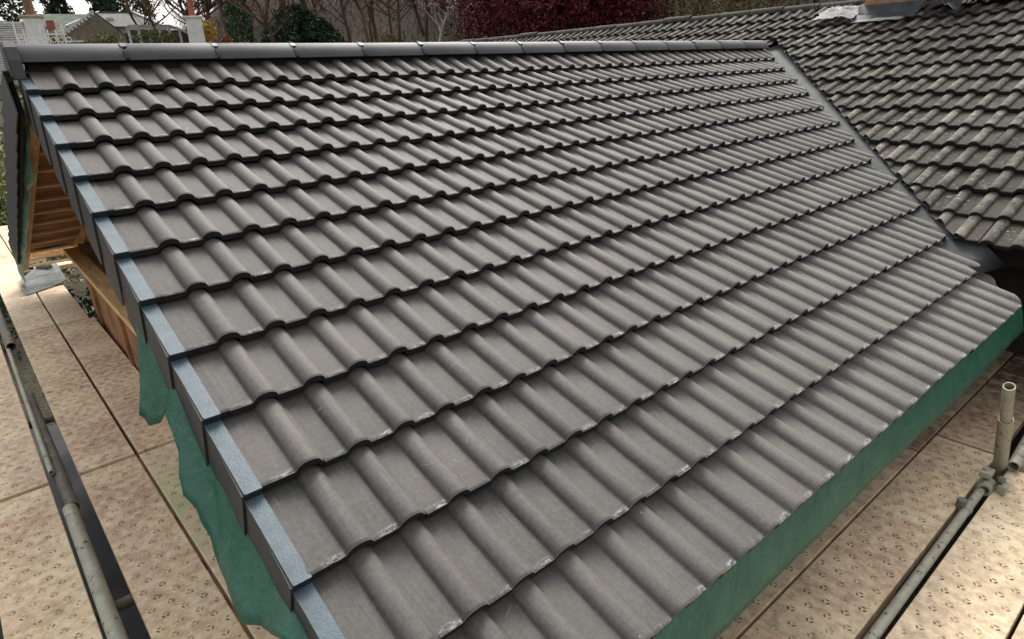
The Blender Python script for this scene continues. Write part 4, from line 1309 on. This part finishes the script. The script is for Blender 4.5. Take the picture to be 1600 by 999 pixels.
b = B(); b.beam((-1.1, 3.95, zr + 0.3), (1.8, 3.95, zr + 0.3), 0.16, 0.1); put('ridge', b, T, M['slate'], BU)
for x in (-2.5, -0.9, 0.6, 2.1):
    fb = B(); fb.box((x - .02, -0.10, 3.55), (x + .95, -0.02, 4.85)); w_ = put('window', fb, T, M['white_paint'], BU)
    gb = B(); gb.box((x + .06, -0.13, 3.65), (x + .43, -0.105, 4.75)); gb.box((x + .50, -0.13, 3.65), (x + .87, -0.105, 4.75)); put('pane', gb, T, M['glass'], w_)
b = B(); b.box((-0.6, 1.35, 5.82), (0.0, 1.55, 6.15)); put('roof_window', b, T, M['lead'], BU)
# gable wing with scalloped bargeboards
T = frame(9.1, 70)
GW = thing('gabled_house', 'small gabled house with white scalloped bargeboards left of the bungalow', 'house', origin(T, 2.0))
ap = (0.95, 0, 6.15)
b = B(); b.poly([(-2.2, 0.1, 1.6), (2.9, 0.1, 1.6), (2.9, 0.1, 4.2), (0.95, 0.1, 6.0), (-2.2, 0.1, 4.05)])
bmesh.ops.solidify(b.bm, geom=b.bm.faces[:], thickness=0.2); put('wall', b, T, M['cream'], GW)
b = B()
for p0, p1 in (((-2.6, 0, 3.85), ap), (ap, (3.1, 0, 4.15))):
    p0, p1 = Vector(p0), Vector(p1)
    for t_ in (0,): 
        b.poly([p0, p1, p1 + Vector((0, 6, 0)), p0 + Vector((0, 6, 0))])
bmesh.ops.solidify(b.bm, geom=b.bm.faces[:], thickness=0.1)
put('roof', b, T, M['mossy'], GW)
b = B()
p0, p1 = Vector((-2.6, -0.2, 3.85)), Vector((0.95, -0.2, 6.15))
b.beam(p0, p1, 0.10, 0.16)
for i in range(12):
    c = p0.lerp(p1, (i + .5) / 12) + Vector((0.04, 0, -0.16))
    b.tube([c + Vector((0, -.05, 0)), c + Vector((0, .05, 0))], 0.12, 8)
put('bargeboard', b, T, M['white_paint'], GW)
b = B(); b.box((-1.9, -0.05, 3.1), (-0.2, 0.05, 3.25)); b.box((-1.9, -0.05, 3.7), (-0.2, 0.05, 3.85))
put('window_trim', b, T, M['white_paint'], GW)
# far mossy roof
T = frame(8.2, 88)
FH = thing('far_house', 'far house with a grey green mossy roof and a red brick chimney', 'house', origin(T, 2.5))
b = B(); b.box((-2.8, 0, 2.0), (2.4, 7, 5.2)); put('wall', b, T, M['cream'], FH)
b = B(); gable_roof(b, -3.1, 2.9, -0.6, 8, 5.0, 7.75); rf = put('roof', b, T, M['mossy'], FH)
b = B(); b.box((-2.0, 0.8, 5.6), (-1.25, 1.6, 6.9), 0.02); put('chimney', b, T, M['terracotta'], rf)
b = B(); b.box((0.6, 1.6, 6.1), (1.7, 1.75, 6.8)); put('skylight', b, T, M['glass'], rf)
# glazed porch / conservatory
T = frame(14.0, 66)
CV = thing('conservatory', 'white framed conservatory with dark panes right of the bungalow', 'conservatory', origin(T, 1.5))
b = B(); b.box((-2.6, 0.1, 1.6), (2.0, 3, 3.1)); put('wall', b, T, M['white_paint'], CV)
b = B(); b.box((-2.6, 0.15, 3.1), (2.0, 3, 4.35)); put('glazing', b, T, M['glass'], CV)
for i in range(7):
    x = -2.6 + 4.6 * i / 6
    b = B(); b.box((x - .10, -0.02, 3.05), (x + .10, 0.16, 4.45)); put('post', b, T, M['white_paint'], CV)
b = B(); b.beam((-2.75, 0, 4.45), (1.2, 0, 4.45), 0.3, 0.14); b.beam((1.2, 0, 4.45), (2.4, 0, 3.75), 0.3, 0.16); put('eaves', b, T, M['white_paint'], CV)
b = B(); b.poly([(-2.8, -0.2, 4.5), (1.2, -0.2, 4.5), (0.6, 2.5, 4.95), (-2.6, 2.5, 4.95)]); bmesh.ops.solidify(b.bm, geom=b.bm.faces[:], thickness=0.06); put('roof', b, T, M['slate'], CV)
# white garden railing
T = frame(6.3, 33)
RL = thing('garden_railing', 'white ornate railing in front of the cream capped chimney', 'railing', origin(T, 0.8))
b = B(); b.box((-0.75, 0, 1.95), (0.85, 0.04, 2.02)); b.box((-0.75, 0, 1.55), (0.85, 0.04, 1.60)); put('rail', b, T, M['white_paint'], RL)
for i in range(7):
    x = -0.72 + 0.26 * i
    b = B(); b.tube([(x, 0, 0.2), (x, 0, 2.15 + 0.22 * (i % 3 == 0))], 0.026, 8)
    b.tube([(x + 0.13 + 0.09 * math.cos(t_ * 0.7), 0.0, 1.78 + 0.10 * math.sin(t_ * 0.7)) for t_ in range(10)], 0.016, 5)
    put('baluster', b, T, M['white_paint'], RL)
# low white wall deep in the garden at the left edge
T = frame(2.5, 27)
b = B(); b.box((-4, 0, -3.9), (4, 0.25, -1.4)); b.box((-4.05, -0.04, -1.4), (4.05, 0.29, -1.32))
me = b.done(); me.transform(T)
tag(mesh_obj('garden_wall', me, M['white_paint'], origin=origin(T, -3.9)), 'white garden wall low down at the left edge of the picture', 'wall')
